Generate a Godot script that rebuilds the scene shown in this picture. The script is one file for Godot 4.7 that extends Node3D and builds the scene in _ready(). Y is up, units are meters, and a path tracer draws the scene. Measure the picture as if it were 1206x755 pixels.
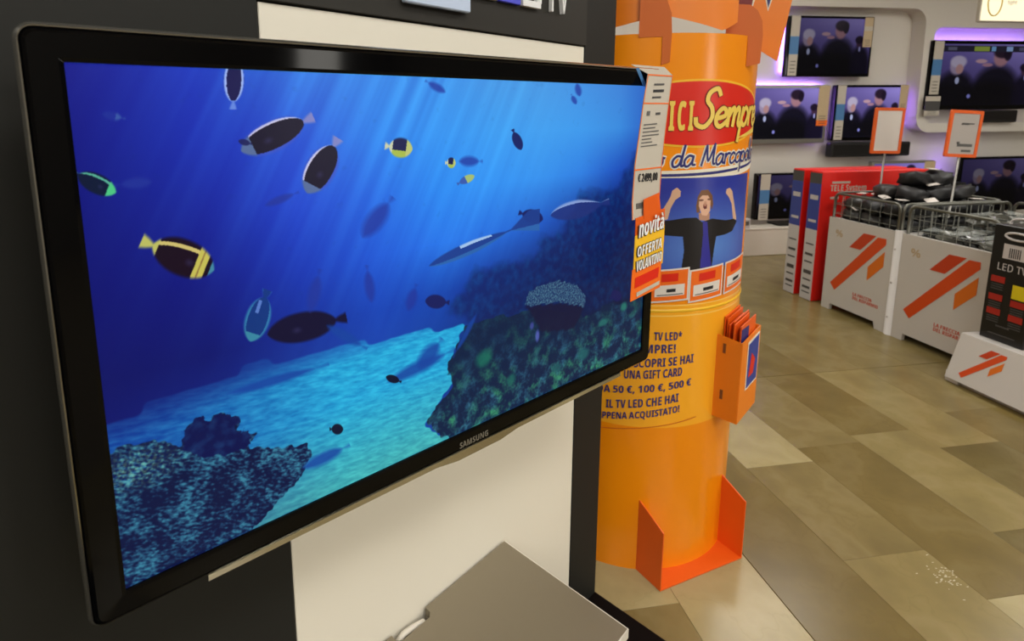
extends Node3D
# A television showroom: one large wall-mounted set on a black and cream display wall, a cardboard promotion column,
# wire-topped sale bins and a back wall of more sets.  Axes: x and z follow the floor tiles, the camera stands over the origin.

const WALL_TURN := 0.634752   # the display wall against the tiles
const TV_TURN := 0.526201     # the large set is swung a little further
var M := {}
var taken := {}
var sans: SystemFont
var sans_bold: SystemFont
var serif_italic: SystemFont

# ------------------------------------------------------------------ mesh building
class MB:
	var st := SurfaceTool.new()
	func _init(smooth := false) -> void:
		st.begin(Mesh.PRIMITIVE_TRIANGLES)
		st.set_smooth_group(0 if smooth else -1)
	func v(p: Vector3, t := Vector2.ZERO) -> void:
		st.set_uv(t)
		st.add_vertex(p)
	func tri(a: Vector3, b: Vector3, c: Vector3) -> void:
		v(a); v(b); v(c)
	func quad(a: Vector3, b: Vector3, c: Vector3, d: Vector3) -> void:
		v(a, Vector2(0, 0)); v(b, Vector2(1, 0)); v(c, Vector2(1, 1))
		v(a, Vector2(0, 0)); v(c, Vector2(1, 1)); v(d, Vector2(0, 1))
	func box(c: Vector3, s: Vector3, bevel := 0.0, turn := Basis.IDENTITY) -> void:
		var h := s * 0.5
		var k := minf(bevel, minf(h.x, minf(h.y, h.z)) * 0.9)
		for axis in 3:
			var a1 := (axis + 1) % 3
			var a2 := (axis + 2) % 3
			for sg in [-1.0, 1.0]:
				var q: Array[Vector3] = []
				for m in [[-1, -1], [1, -1], [1, 1], [-1, 1]]:
					var p := Vector3.ZERO
					p[axis] = sg * h[axis]
					p[a1] = m[0] * (h[a1] - k)
					p[a2] = m[1] * (h[a2] - k)
					q.append(c + turn * p)
				if sg > 0: quad(q[0], q[3], q[2], q[1])
				else: quad(q[0], q[1], q[2], q[3])
		if k <= 0.0: return
		for axis in 3:
			var a1 := (axis + 1) % 3
			var a2 := (axis + 2) % 3
			for s1 in [-1.0, 1.0]:
				for s2 in [-1.0, 1.0]:
					var q: Array[Vector3] = []
					for m in [[-1, 0], [1, 0], [1, 1], [-1, 1]]:
						var p := Vector3.ZERO
						p[axis] = m[0] * (h[axis] - k)
						p[a1] = s1 * (h[a1] - (k if m[1] == 0 else 0.0))
						p[a2] = s2 * (h[a2] - (0.0 if m[1] == 0 else k))
						q.append(c + turn * p)
					if s1 * s2 > 0: quad(q[0], q[1], q[2], q[3])
					else: quad(q[0], q[3], q[2], q[1])
		for sx in [-1.0, 1.0]:
			for sy in [-1.0, 1.0]:
				for sz in [-1.0, 1.0]:
					var a := c + turn * Vector3(sx * h.x, sy * (h.y - k), sz * (h.z - k))
					var b := c + turn * Vector3(sx * (h.x - k), sy * h.y, sz * (h.z - k))
					var d := c + turn * Vector3(sx * (h.x - k), sy * (h.y - k), sz * h.z)
					if sx * sy * sz > 0: tri(a, d, b)
					else: tri(a, b, d)
	func prism(poly: PackedVector2Array, z0: float, z1: float, xf := Transform3D.IDENTITY) -> void:
		var pg := poly
		if Geometry2D.is_polygon_clockwise(pg): pg = poly.duplicate(); pg.reverse()
		var t := Geometry2D.triangulate_polygon(pg)
		for i in range(0, t.size(), 3):
			var a := pg[t[i]]; var b := pg[t[i + 1]]; var c := pg[t[i + 2]]
			if (b - a).cross(c - a) < 0:
				var w := b; b = c; c = w
			tri(xf * Vector3(a.x, a.y, z1), xf * Vector3(c.x, c.y, z1), xf * Vector3(b.x, b.y, z1))
			tri(xf * Vector3(a.x, a.y, z0), xf * Vector3(b.x, b.y, z0), xf * Vector3(c.x, c.y, z0))
		for i in pg.size():
			var a := pg[i]; var b := pg[(i + 1) % pg.size()]
			quad(xf * Vector3(a.x, a.y, z1), xf * Vector3(b.x, b.y, z1), xf * Vector3(b.x, b.y, z0), xf * Vector3(a.x, a.y, z0))
	# loops of equal length, each a closed ring of points; consecutive rings are joined
	func loft(rings: Array, close_rings := true) -> void:
		for r in rings.size() - 1:
			var a: PackedVector3Array = rings[r]
			var b: PackedVector3Array = rings[r + 1]
			var n := a.size()
			for i in (n if close_rings else n - 1):
				var j := (i + 1) % n
				quad(a[i], a[j], b[j], b[i])
	func cap(ring: PackedVector3Array) -> void:
		for i in range(1, ring.size() - 1): tri(ring[0], ring[i], ring[i + 1])
	func tube(pts: PackedVector3Array, r: float, seg := 8, closed := false) -> void:
		var rings := []
		var side := Vector3.ZERO
		var n := pts.size()
		for i in n:
			var d: Vector3
			if closed: d = (pts[(i + 1) % n] - pts[(i + n - 1) % n]).normalized()
			else: d = (pts[mini(i + 1, n - 1)] - pts[maxi(i - 1, 0)]).normalized()
			if side == Vector3.ZERO: side = d.cross(Vector3.UP if absf(d.y) < 0.9 else Vector3.RIGHT)
			side = (side - d * side.dot(d)).normalized()
			var up := side.cross(d)
			var ring := PackedVector3Array()
			for k in seg:
				var a := TAU * k / seg
				ring.append(pts[i] + (side * cos(a) + up * sin(a)) * r)
			rings.append(ring)
		if closed: rings.append(rings[0])
		loft(rings)
		if not closed:
			cap(rings[0]); cap(rings[n - 1])
	# sheet with thickness through four corners
	func sheet(a: Vector3, b: Vector3, c: Vector3, d: Vector3, t: float) -> void:
		var n := (b - a).cross(d - a).normalized() * t * 0.5
		quad(a + n, b + n, c + n, d + n)
		quad(d - n, c - n, b - n, a - n)
		for e in [[a, b], [b, c], [c, d], [d, a]]:
			quad(e[0] - n, e[1] - n, e[1] + n, e[0] + n)
	# grid over (s, t) in 0..1 through a function that gives a point
	func grid(f: Callable, ns: int, nt: int) -> void:
		for i in ns:
			for j in nt:
				var s0 := float(i) / ns; var s1 := float(i + 1) / ns
				var t0 := float(j) / nt; var t1 := float(j + 1) / nt
				var a: Vector3 = f.call(s0, t0); var b: Vector3 = f.call(s1, t0)
				var c: Vector3 = f.call(s1, t1); var d: Vector3 = f.call(s0, t1)
				v(a, Vector2(s0, t0)); v(b, Vector2(s1, t0)); v(c, Vector2(s1, t1))
				v(a, Vector2(s0, t0)); v(c, Vector2(s1, t1)); v(d, Vector2(s0, t1))
	func done() -> ArrayMesh:
		st.generate_normals()
		return st.commit()

func numbered(called: String) -> String:
	var n: int = taken.get(called, 0)
	taken[called] = n + 1
	return called if n == 0 else "%s_%03d" % [called, n]

func put(called: String, mb, mat: Material, parent: Node3D) -> MeshInstance3D:
	var o := MeshInstance3D.new()
	o.mesh = mb.done() if mb is MB else mb
	o.material_override = mat
	o.name = called
	parent.add_child(o, true)
	return o

func thing(called: String, label: String, category: String, at := Vector3.ZERO, turn := 0.0, group := "") -> Node3D:
	var o := Node3D.new()
	o.name = numbered(called)
	add_child(o)
	o.position = at
	o.rotation.y = turn
	o.set_meta("label", label)
	o.set_meta("category", category)
	if group: o.set_meta("group", group)
	return o

func struct(called: String, at := Vector3.ZERO) -> Node3D:
	var o := Node3D.new()
	o.name = called
	add_child(o)
	o.position = at
	o.set_meta("kind", "structure")
	return o

func rounded(x0: float, y0: float, x1: float, y1: float, r: float, seg := 5) -> PackedVector2Array:
	var p := PackedVector2Array()
	var cs := [Vector2(x1 - r, y0 + r), Vector2(x1 - r, y1 - r), Vector2(x0 + r, y1 - r), Vector2(x0 + r, y0 + r)]
	for i in 4:
		for k in seg + 1:
			var a := -PI / 2 + PI / 2 * i + PI / 2 * k / seg
			p.append(cs[i] + Vector2(cos(a), sin(a)) * r)
	return p

func ring3(p: PackedVector2Array, z: float) -> PackedVector3Array:
	var q := PackedVector3Array()
	for a in p: q.append(Vector3(a.x, a.y, z))
	return q

# ------------------------------------------------------------------ lettering
# letters are cut as thin solids and laid on any surface through place(x, y, z)
func letters(called: String, text: String, font: Font, height: float, width: float, mat: Material, parent: Node3D, place: Callable, depth := 0.0008) -> MeshInstance3D:
	var tm := TextMesh.new()
	tm.text = text
	tm.font = font
	tm.font_size = 48
	tm.pixel_size = 0.01
	tm.depth = 0.02
	tm.curve_step = 2.0
	var arr := tm.get_mesh_arrays()
	var vs: PackedVector3Array = arr[Mesh.ARRAY_VERTEX]
	if vs.is_empty():
		print("no glyphs for ", text)
		return null
	var lo := vs[0]; var hi := vs[0]
	for q in vs:
		lo = lo.min(q); hi = hi.max(q)
	var sy := height / (hi.y - lo.y)
	var sx := sy if width <= 0.0 else width / (hi.x - lo.x)
	var ix: PackedInt32Array = arr[Mesh.ARRAY_INDEX] if arr[Mesh.ARRAY_INDEX] != null else PackedInt32Array(range(vs.size()))
	var mb := MB.new()
	for i in ix:
		var q := vs[i]
		mb.v(place.call((q.x - lo.x) * sx, (q.y - lo.y) * sy, (q.z - lo.z) / (hi.z - lo.z) * depth))
	return put(called, mb, mat, parent)

const GLYPHS := {
	"S": [0.95, [[0.95, 1.75], [0.72, 2.1], [0.35, 1.9], [0.3, 1.45], [0.6, 1.05], [0.7, 0.5], [0.4, 0.02], [0.0, 0.15], [-0.12, 0.5]]],
	"e": [0.72, [[0.0, 0.45], [0.5, 0.58], [0.5, 0.9], [0.27, 1.0], [0.02, 0.65], [0.06, 0.18], [0.35, 0.0], [0.75, 0.35]]],
	"m": [1.05, [[0.0, 1.0], [0.05, 0.0]], [[0.05, 0.55], [0.28, 1.0], [0.42, 0.8], [0.42, 0.0]], [[0.42, 0.55], [0.65, 1.0], [0.8, 0.8], [0.8, 0.2], [0.92, 0.0], [1.06, 0.25]]],
	"p": [0.75, [[0.05, 1.0], [-0.05, -0.9]], [[0.05, 0.6], [0.3, 1.0], [0.6, 0.7], [0.5, 0.15], [0.25, 0.0], [0.03, 0.25]]],
	"r": [0.55, [[0.05, 1.0], [0.05, 0.0]], [[0.05, 0.55], [0.25, 0.95], [0.52, 0.95]]],
	"a": [0.8, [[0.6, 0.9], [0.3, 1.0], [0.03, 0.6], [0.08, 0.1], [0.3, 0.0], [0.55, 0.4], [0.62, 0.95], [0.6, 0.2], [0.82, 0.12]]],
	"o": [0.74, [[0.35, 1.0], [0.05, 0.7], [0.08, 0.15], [0.35, 0.0], [0.62, 0.3], [0.6, 0.8], [0.35, 1.0], [0.75, 0.85]]],
	"d": [0.82, [[0.6, 0.9], [0.3, 1.0], [0.03, 0.6], [0.08, 0.1], [0.3, 0.0], [0.55, 0.4], [0.72, 2.0]], [[0.72, 2.0], [0.62, 0.2], [0.84, 0.12]]],
	"l": [0.48, [[0.0, 0.2], [0.35, 1.3], [0.35, 2.0], [0.2, 1.9], [0.12, 0.4], [0.28, 0.0], [0.5, 0.25]]],
	"c": [0.65, [[0.55, 0.85], [0.3, 1.0], [0.04, 0.6], [0.1, 0.1], [0.35, 0.0], [0.65, 0.3]]],
	"M": [1.12, [[-0.05, 0.0], [0.2, 1.9]], [[0.2, 1.9], [0.45, 0.4], [0.85, 2.0]], [[0.85, 2.0], [0.86, 0.3], [1.05, 0.08]]],
	"s": [0.55, [[0.5, 0.9], [0.25, 1.0], [0.12, 0.75], [0.42, 0.4], [0.35, 0.05], [0.0, 0.1]]],
	" ": [0.55],
}
func handwriting(called: String, text: String, xh: float, wide: float, stroke: float, slant: float, mat: Material, parent: Node3D, place: Callable) -> MeshInstance3D:
	var mb := MB.new()
	var at := 0.0
	for ch in text:
		var g: Array = GLYPHS[ch]
		for k in range(1, g.size()):
			var src: Array = g[k]
			var pts := PackedVector2Array()
			for i in src.size() - 1:
				var p0 := Vector2(src[maxi(i - 1, 0)][0], src[maxi(i - 1, 0)][1]); var p1 := Vector2(src[i][0], src[i][1])
				var p2 := Vector2(src[i + 1][0], src[i + 1][1]); var j := mini(i + 2, src.size() - 1)
				var p3 := Vector2(src[j][0], src[j][1])
				for s in 4: pts.append(p1.cubic_interpolate(p2, p0, p3, s / 4.0))
			pts.append(Vector2(src[-1][0], src[-1][1]))
			var q := PackedVector2Array()
			for p in pts: q.append(Vector2(at + p.x * wide + p.y * xh * slant, p.y * xh))
			for i in q.size() - 1:
				var d := (q[i + 1] - q[i]).normalized() * stroke * 0.25
				var nrm := Vector2(-d.y, d.x) * 2.0
				var a := q[i] - d; var b := q[i + 1] + d
				mb.quad(place.call(a.x + nrm.x, a.y + nrm.y, 0.0), place.call(b.x + nrm.x, b.y + nrm.y, 0.0), place.call(b.x - nrm.x, b.y - nrm.y, 0.0), place.call(a.x - nrm.x, a.y - nrm.y, 0.0))
		at += g[0] * wide
	return put(called, mb, mat, parent)

# ------------------------------------------------------------------ materials
func plain(c: Color, rough := 0.6, metal := 0.0, spec := 0.5) -> StandardMaterial3D:
	var m := StandardMaterial3D.new()
	m.albedo_color = c
	m.roughness = rough
	m.metallic = metal
	m.metallic_specular = spec
	return m
func c8(r: int, g: int, b: int) -> Color: return Color8(r, g, b)

func noise_tex(seed_: int, freq: float, stops: Array, size := 512, kind := FastNoiseLite.TYPE_SIMPLEX_SMOOTH, octaves := 5) -> ImageTexture:
	var n := FastNoiseLite.new()
	n.seed = seed_
	n.noise_type = kind
	n.frequency = freq
	n.fractal_octaves = octaves
	var src := n.get_seamless_image(size, size)
	src.convert(Image.FORMAT_L8)
	var lut: Array[Color] = []
	for i in 256:
		var t := i / 255.0
		var c: Color = stops[-1][1]
		for k in stops.size() - 1:
			if t <= stops[k + 1][0]:
				c = (stops[k][1] as Color).lerp(stops[k + 1][1], clampf((t - stops[k][0]) / (stops[k + 1][0] - stops[k][0]), 0, 1))
				break
		lut.append(c)
	var by := src.get_data()
	var o := PackedByteArray()
	o.resize(size * size * 3)
	for i in by.size():
		var c := lut[by[i]]
		o[i * 3] = c.r8; o[i * 3 + 1] = c.g8; o[i * 3 + 2] = c.b8
	return ImageTexture.create_from_image(Image.create_from_data(size, size, false, Image.FORMAT_RGB8, o))

func glow(c: Color, e: float) -> StandardMaterial3D:
	var m := plain(Color(0.02, 0.02, 0.02), 0.4)
	m.emission_enabled = true
	m.emission = c
	m.emission_energy_multiplier = e
	return m

func picture(tex: Texture2D, energy: float, rough := 0.3) -> StandardMaterial3D:
	var m := plain(Color(0.006, 0.006, 0.008), rough, 0.0, 0.3)
	m.emission_enabled = true
	m.emission = Color.WHITE
	m.emission_operator = BaseMaterial3D.EMISSION_OP_MULTIPLY
	m.emission_texture = tex
	m.emission_energy_multiplier = energy
	return m

func make_materials() -> void:
	M.black_panel = plain(c8(31, 31, 28), 0.6, 0.0, 0.35)
	M.cream = plain(c8(233, 227, 211), 0.5)
	M.header = plain(c8(46, 44, 40), 0.55, 0.0, 0.35)
	M.plinth = plain(c8(20, 16, 15), 0.6, 0.0, 0.12)
	M.gloss_black = plain(c8(5, 5, 6), 0.07, 0.0, 0.3)
	M.trim = plain(c8(206, 203, 194), 0.14, 0.95)
	M.clear = plain(Color(0.8, 0.82, 0.8, 0.35), 0.05)
	M.clear.transparency = BaseMaterial3D.TRANSPARENCY_ALPHA
	M.matt_black = plain(c8(20, 20, 20), 0.5)
	M.silver = plain(c8(150, 148, 142), 0.3, 0.7)
	M.grey_top = plain(c8(134, 124, 104), 0.35, 0.25)
	M.white = plain(c8(214, 207, 194), 0.5)
	M.white_letter = plain(c8(235, 235, 235), 0.4)
	M.blue_letter = plain(c8(72, 76, 215), 0.4)
	M.plaque = plain(c8(200, 215, 240), 0.1)
	M.paper = plain(c8(186, 178, 164), 0.6)
	M.print_grey = plain(c8(92, 90, 88), 0.6)
	M.print_black = plain(c8(25, 24, 26), 0.6)
	M.orange = plain(c8(236, 128, 20), 0.38)
	M.deep_orange = plain(c8(224, 92, 14), 0.4)
	M.flap_orange = plain(c8(232, 96, 16), 0.5)
	M.fin_orange = plain(c8(205, 98, 14), 0.5)
	M.yellow = plain(c8(244, 190, 40), 0.4)
	M.red = plain(c8(218, 34, 14), 0.35)
	M.dark_red = plain(c8(120, 14, 8), 0.4)
	M.gold = plain(c8(238, 205, 92), 0.35)
	M.navy = plain(c8(38, 40, 112), 0.45)
	M.ivory = plain(c8(236, 228, 208), 0.45)
	M.tag_orange = plain(c8(240, 110, 20), 0.4)
	M.bin_white = plain(c8(204, 200, 195), 0.45)
	M.arrow_red = plain(c8(214, 74, 14), 0.45)
	M.arrow_dark = plain(c8(196, 60, 14), 0.45)
	M.arrow_amber = plain(c8(222, 112, 20), 0.45)
	M.wire = plain(c8(112, 112, 104), 0.35, 0.7)
	M.box_red = plain(c8(228, 32, 22), 0.45)
	M.box_blue = plain(c8(42, 62, 150), 0.4)
	M.box_pale = plain(c8(200, 196, 196), 0.5)
	M.box_black = plain(c8(18, 17, 18), 0.3)
	M.label_red = plain(c8(168, 36, 26), 0.4)
	M.label_yellow = plain(c8(220, 200, 20), 0.4)
	M.label_grey = plain(c8(70, 68, 68), 0.5)
	M.bag_black = plain(c8(20, 20, 22), 0.5)
	M.bag_grey = plain(c8(56, 55, 54), 0.35)
	M.pack_film = plain(c8(112, 112, 104), 0.18)
	M.pack_dark = plain(c8(44, 45, 43), 0.16)
	M.far_wall = plain(c8(206, 200, 190), 0.6)
	M.ceiling = plain(c8(214, 210, 200), 0.8)
	M.room_wall = plain(c8(120, 114, 104), 0.8)
	M.joint = plain(c8(104, 92, 66), 0.7)
	M.lamp_frame = plain(c8(200, 200, 196), 0.5)
	M.steel = plain(c8(120, 120, 122), 0.35, 0.7)
	M.slot = plain(c8(120, 66, 30), 0.6)
	M.frame_orange = plain(c8(232, 98, 30), 0.45)
	M.card_white = plain(c8(222, 214, 206), 0.5)
	M.card_grey = plain(c8(180, 172, 166), 0.5)
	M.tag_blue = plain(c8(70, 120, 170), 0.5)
	M.tag_tan = plain(c8(186, 164, 130), 0.5)
	M.lamp_glow = glow(Color(1.0, 0.985, 0.955), 2.4)
	M.violet_glow = glow(Color(0.6, 0.42, 1.0), 8.0)
	M.sheen_glow = glow(Color(1.0, 0.98, 0.94), 7.0)  # glow of the added window that the column mirrors
	M.sign_glow = glow(Color(1.0, 0.95, 0.8), 1.25)
	# marble: five tones of the same stone, its grain laid in world space so that no two tiles repeat
	var tones := [c8(164, 151, 108), c8(128, 113, 71), c8(117, 101, 58), c8(138, 123, 79), c8(109, 96, 58)]
	M.tiles = []
	for i in tones.size():
		var base: Color = tones[i]
		var m := plain(Color.WHITE, 0.24, 0.0, 0.4)
		m.albedo_texture = noise_tex(11 + i, 0.006, [[0.0, base.darkened(0.10)], [0.36, base.darkened(0.03)], [0.47, base], [0.495, base.darkened(0.035)], [0.51, base], [0.66, base.lightened(0.04)], [1.0, base.darkened(0.04)]])
		m.uv1_triplanar = true
		m.uv1_world_triplanar = true
		m.uv1_scale = Vector3(0.9, 0.9, 0.9)
		m.uv1_offset = Vector3(0.13 * i, 0.0, 0.37 * i)
		M.tiles.append(m)

# ------------------------------------------------------------------ painting the pictures on the screens and the poster
func fill_mask(poly: Array, w: int, h: int) -> PackedByteArray:
	var mask := PackedByteArray()
	mask.resize(w * h)
	for y in h:
		var v := (y + 0.5) / h
		var xs: Array[float] = []
		for i in poly.size():
			var a: Vector2 = poly[i]; var b: Vector2 = poly[(i + 1) % poly.size()]
			if (a.y > v) != (b.y > v): xs.append(a.x + (v - a.y) / (b.y - a.y) * (b.x - a.x))
		xs.sort()
		for k in range(0, xs.size() - 1, 2):
			for x in range(maxi(0, int(ceil(xs[k] * w - 0.5))), mini(w, int(floor(xs[k + 1] * w + 0.5)))):
				mask[y * w + x] = 1
	return mask

const REEF := {
		"sand": [Vector2(-0.000, 0.658), Vector2(0.044, 0.640), Vector2(0.098, 0.632), Vector2(0.157, 0.620), Vector2(0.223, 0.627), Vector2(0.310, 0.642), Vector2(0.381, 0.656), Vector2(0.444, 0.666), Vector2(0.495, 0.679), Vector2(0.479, 0.724), Vector2(0.461, 0.778), Vector2(0.470, 0.838), Vector2(0.430, 0.898), Vector2(0.415, 0.925), Vector2(0.441, 0.974), Vector2(0.513, 1.045), Vector2(0.140, 1.071), Vector2(-0.004, 1.041)],
		"coral_near": [Vector2(-0.004, 0.711), Vector2(0.016, 0.706), Vector2(0.049, 0.720), Vector2(0.069, 0.747), Vector2(0.076, 0.711), Vector2(0.089, 0.694), Vector2(0.100, 0.716), Vector2(0.112, 0.701), Vector2(0.138, 0.730), Vector2(0.128, 0.754), Vector2(0.153, 0.779), Vector2(0.141, 0.801), Vector2(0.182, 0.830), Vector2(0.218, 0.846), Vector2(0.226, 0.877), Vector2(0.209, 0.921), Vector2(0.180, 0.958), Vector2(0.156, 0.984), Vector2(0.110, 1.021), Vector2(-0.006, 1.039)],
		"coral_hand": [Vector2(0.067, 0.746), Vector2(0.078, 0.710), Vector2(0.089, 0.692), Vector2(0.098, 0.715), Vector2(0.110, 0.700), Vector2(0.119, 0.713), Vector2(0.136, 0.727), Vector2(0.128, 0.749), Vector2(0.151, 0.776), Vector2(0.140, 0.802), Vector2(0.121, 0.800), Vector2(0.091, 0.787)],
		"coral_far": [Vector2(0.495, 0.684), Vector2(0.590, 0.689), Vector2(0.675, 0.703), Vector2(0.798, 0.778), Vector2(0.880, 0.774), Vector2(1.019, 0.782), Vector2(1.022, 1.040), Vector2(0.513, 1.045), Vector2(0.476, 1.021), Vector2(0.438, 0.969), Vector2(0.415, 0.923), Vector2(0.432, 0.899), Vector2(0.466, 0.844), Vector2(0.460, 0.777)],
		"far_reef": [Vector2(1.022, 0.193), Vector2(0.941, 0.248), Vector2(0.907, 0.334), Vector2(0.817, 0.349), Vector2(0.735, 0.426), Vector2(0.695, 0.491), Vector2(0.599, 0.524), Vector2(0.517, 0.553), Vector2(0.475, 0.592), Vector2(0.492, 0.688), Vector2(0.675, 0.709), Vector2(1.019, 0.782)],
		"cap": [Vector2(0.631, 0.680), Vector2(0.639, 0.639), Vector2(0.674, 0.622), Vector2(0.720, 0.627), Vector2(0.770, 0.659), Vector2(0.799, 0.705), Vector2(0.797, 0.747), Vector2(0.722, 0.699)],
		"under": [Vector2(0.636, 0.681), Vector2(0.722, 0.705), Vector2(0.797, 0.747), Vector2(0.768, 0.813), Vector2(0.677, 0.783)],
	}
const FISH := [
		["outline", 0.157, 0.027, -0.0029, 0.0491, -0.0121, -0.0002],
		["surgeon", 0.204, 0.129, 0.0448, -0.0328, -0.0078, -0.0322],
		["surgeon", 0.260, 0.203, 0.0226, -0.0577, -0.0197, -0.0207],
		["angel", 0.377, 0.171, -0.0224, -0.0059, 0.0027, -0.0263],
		["dark", 0.608, 0.167, -0.0101, -0.0298, 0.0109, -0.0049],
		["angel", 0.468, 0.218, -0.0098, -0.0011, 0.0001, -0.0156],
		["faint", 0.507, 0.218, 0.0241, 0.0025, 0.0000, -0.0183],
		["yellow", 0.498, 0.267, -0.0171, 0.0091, -0.0038, -0.0108],
		["dark", 0.645, 0.399, -0.0298, -0.0168, 0.0050, -0.0215],
		["ray", 0.778, 0.402, 0.0845, -0.0057, -0.0077, -0.0345],
		["shark", 0.517, 0.455, 0.0932, -0.0301, -0.0058, -0.0193],
		["banner", 0.086, 0.358, -0.0345, -0.0389, 0.0094, -0.0346],
		["green", 0.014, 0.204, -0.0175, -0.0205, 0.0048, -0.0168],
		["greenfaint", 0.036, 0.089, 0.0100, 0.0046, 0.0016, -0.0100],
		["ghost", 0.167, 0.514, 0.0123, -0.0515, -0.0151, -0.0160],
		["plain", 0.229, 0.563, 0.0535, 0.0037, -0.0035, -0.0390],
		["faint", 0.241, 0.487, 0.0085, -0.0487, -0.0112, -0.0087],
		["faint", 0.322, 0.499, -0.0030, -0.0480, 0.0106, 0.0015],
		["faint", 0.338, 0.337, 0.0252, -0.0444, -0.0147, -0.0207],
		["faint", 0.393, 0.560, 0.0080, -0.0334, -0.0114, -0.0099],
		["dark", 0.439, 0.588, 0.0227, 0.0113, 0.0012, -0.0208],
		["black", 0.263, 0.840, -0.0101, -0.0069, 0.0004, -0.0152],
		["faint", 0.442, 0.023, -0.0182, -0.0139, 0.0047, -0.0110],
		["faint", 0.761, 0.018, -0.0053, -0.0233, 0.0115, -0.0032],
		["faint", 0.750, 0.050, -0.0074, -0.0155, 0.0083, -0.0048],
		["faint", 0.204, 0.267, 0.0216, -0.0107, -0.0020, -0.0105],
		["faint", 0.049, 0.210, -0.0171, 0.0006, 0.0001, -0.0139],
		["shade", 0.407, 0.754, 0.0636, -0.0141, -0.0061, -0.0226],
		["shade", 0.424, 0.729, 0.0230, -0.0318, -0.0150, -0.0254],
		["black", 0.357, 0.764, 0.0130, 0.0143, 0.0025, -0.0096],
		["shade", 0.284, 0.615, 0.0298, 0.0439, 0.0055, -0.0121],
		["shade", 0.187, 0.668, 0.0662, 0.0013, -0.0017, -0.0144],
		["shade", 0.245, 0.900, 0.0354, -0.0048, -0.0045, -0.0212],
		["dark", 0.900, 0.747, -0.0174, 0.0029, -0.0115, -0.0272],
		["dark", 0.165, 0.144, 0.0076, 0.0039, 0.0012, -0.0065],
		["shade", 0.495, 0.707, -0.0251, 0.0538, -0.0063, -0.0077],
	]
const PERSON := {
		"hair": [Vector2(0.529, 0.375), Vector2(0.524, 0.301), Vector2(0.530, 0.206), Vector2(0.550, 0.136), Vector2(0.594, 0.132), Vector2(0.627, 0.199), Vector2(0.636, 0.294), Vector2(0.629, 0.353), Vector2(0.606, 0.250), Vector2(0.553, 0.235), Vector2(0.547, 0.375)],
		"face": [Vector2(0.540, 0.301), Vector2(0.541, 0.224), Vector2(0.559, 0.191), Vector2(0.597, 0.195), Vector2(0.616, 0.250), Vector2(0.618, 0.360), Vector2(0.596, 0.415), Vector2(0.564, 0.404)],
		"neck": [Vector2(0.543, 0.379), Vector2(0.617, 0.386), Vector2(0.616, 0.474), Vector2(0.548, 0.456)],
		"mouth": [Vector2(0.569, 0.290), Vector2(0.581, 0.276), Vector2(0.593, 0.294), Vector2(0.593, 0.335), Vector2(0.578, 0.342), Vector2(0.569, 0.320)],
		"torso": [Vector2(0.321, 0.456), Vector2(0.379, 0.449), Vector2(0.460, 0.426), Vector2(0.530, 0.426), Vector2(0.566, 0.478), Vector2(0.635, 0.449), Vector2(0.751, 0.489), Vector2(0.829, 0.489), Vector2(0.867, 0.526), Vector2(0.818, 0.625), Vector2(0.744, 0.647), Vector2(0.676, 0.651), Vector2(0.665, 0.790), Vector2(0.654, 1.029), Vector2(0.457, 1.000), Vector2(0.467, 0.783), Vector2(0.456, 0.629), Vector2(0.334, 0.607)],
		"arm": [Vector2(0.331, 0.456), Vector2(0.326, 0.371), Vector2(0.347, 0.294), Vector2(0.372, 0.206), Vector2(0.382, 0.132), Vector2(0.407, 0.099), Vector2(0.430, 0.140), Vector2(0.428, 0.195), Vector2(0.401, 0.232), Vector2(0.379, 0.316), Vector2(0.365, 0.437)],
		"arm2": [Vector2(0.822, 0.507), Vector2(0.793, 0.316), Vector2(0.763, 0.239), Vector2(0.730, 0.187), Vector2(0.734, 0.147), Vector2(0.763, 0.132), Vector2(0.791, 0.173), Vector2(0.808, 0.261), Vector2(0.860, 0.504)],
		"tie": [Vector2(0.572, 0.474), Vector2(0.604, 0.482), Vector2(0.615, 0.625), Vector2(0.655, 1.000), Vector2(0.573, 0.985), Vector2(0.580, 0.618)],
	}
# colours of the water, ten across and six down
const WATER := [
	[[20, 26, 135], [28, 55, 185], [46, 112, 220], [58, 138, 234], [64, 148, 236], [74, 156, 232], [76, 156, 230], [70, 146, 226], [64, 132, 216], [50, 98, 192]],
	[[17, 23, 128], [25, 48, 175], [34, 84, 212], [48, 132, 236], [58, 152, 244], [64, 158, 242], [68, 160, 240], [64, 154, 236], [60, 140, 222], [44, 92, 190]],
	[[15, 21, 118], [23, 40, 155], [32, 72, 204], [40, 108, 226], [48, 142, 244], [54, 148, 244], [56, 146, 238], [48, 128, 226], [34, 84, 190], [22, 44, 140]],
	[[13, 19, 108], [17, 27, 128], [26, 58, 180], [34, 92, 215], [42, 122, 236], [40, 112, 222], [34, 92, 196], [20, 58, 148], [14, 34, 108], [11, 24, 84]],
	[[13, 19, 98], [13, 23, 108], [20, 48, 150], [24, 70, 182], [20, 68, 172], [18, 54, 146], [16, 44, 118], [13, 31, 90], [12, 25, 74], [10, 20, 60]],
	[[15, 25, 108], [18, 40, 130], [24, 60, 150], [24, 68, 168], [18, 60, 150], [14, 42, 108], [12, 34, 84], [11, 28, 72], [10, 24, 62], [9, 20, 52]],
]

func soften(mask: PackedByteArray, w: int, h: int, by: int) -> PackedByteArray:
	for i in mask.size(): mask[i] = 255 * mask[i]
	var im := Image.create_from_data(w, h, false, Image.FORMAT_L8, mask)
	im.resize(w / by, h / by, Image.INTERPOLATE_TRILINEAR)
	im.resize(w, h, Image.INTERPOLATE_CUBIC)
	return im.get_data()

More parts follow.
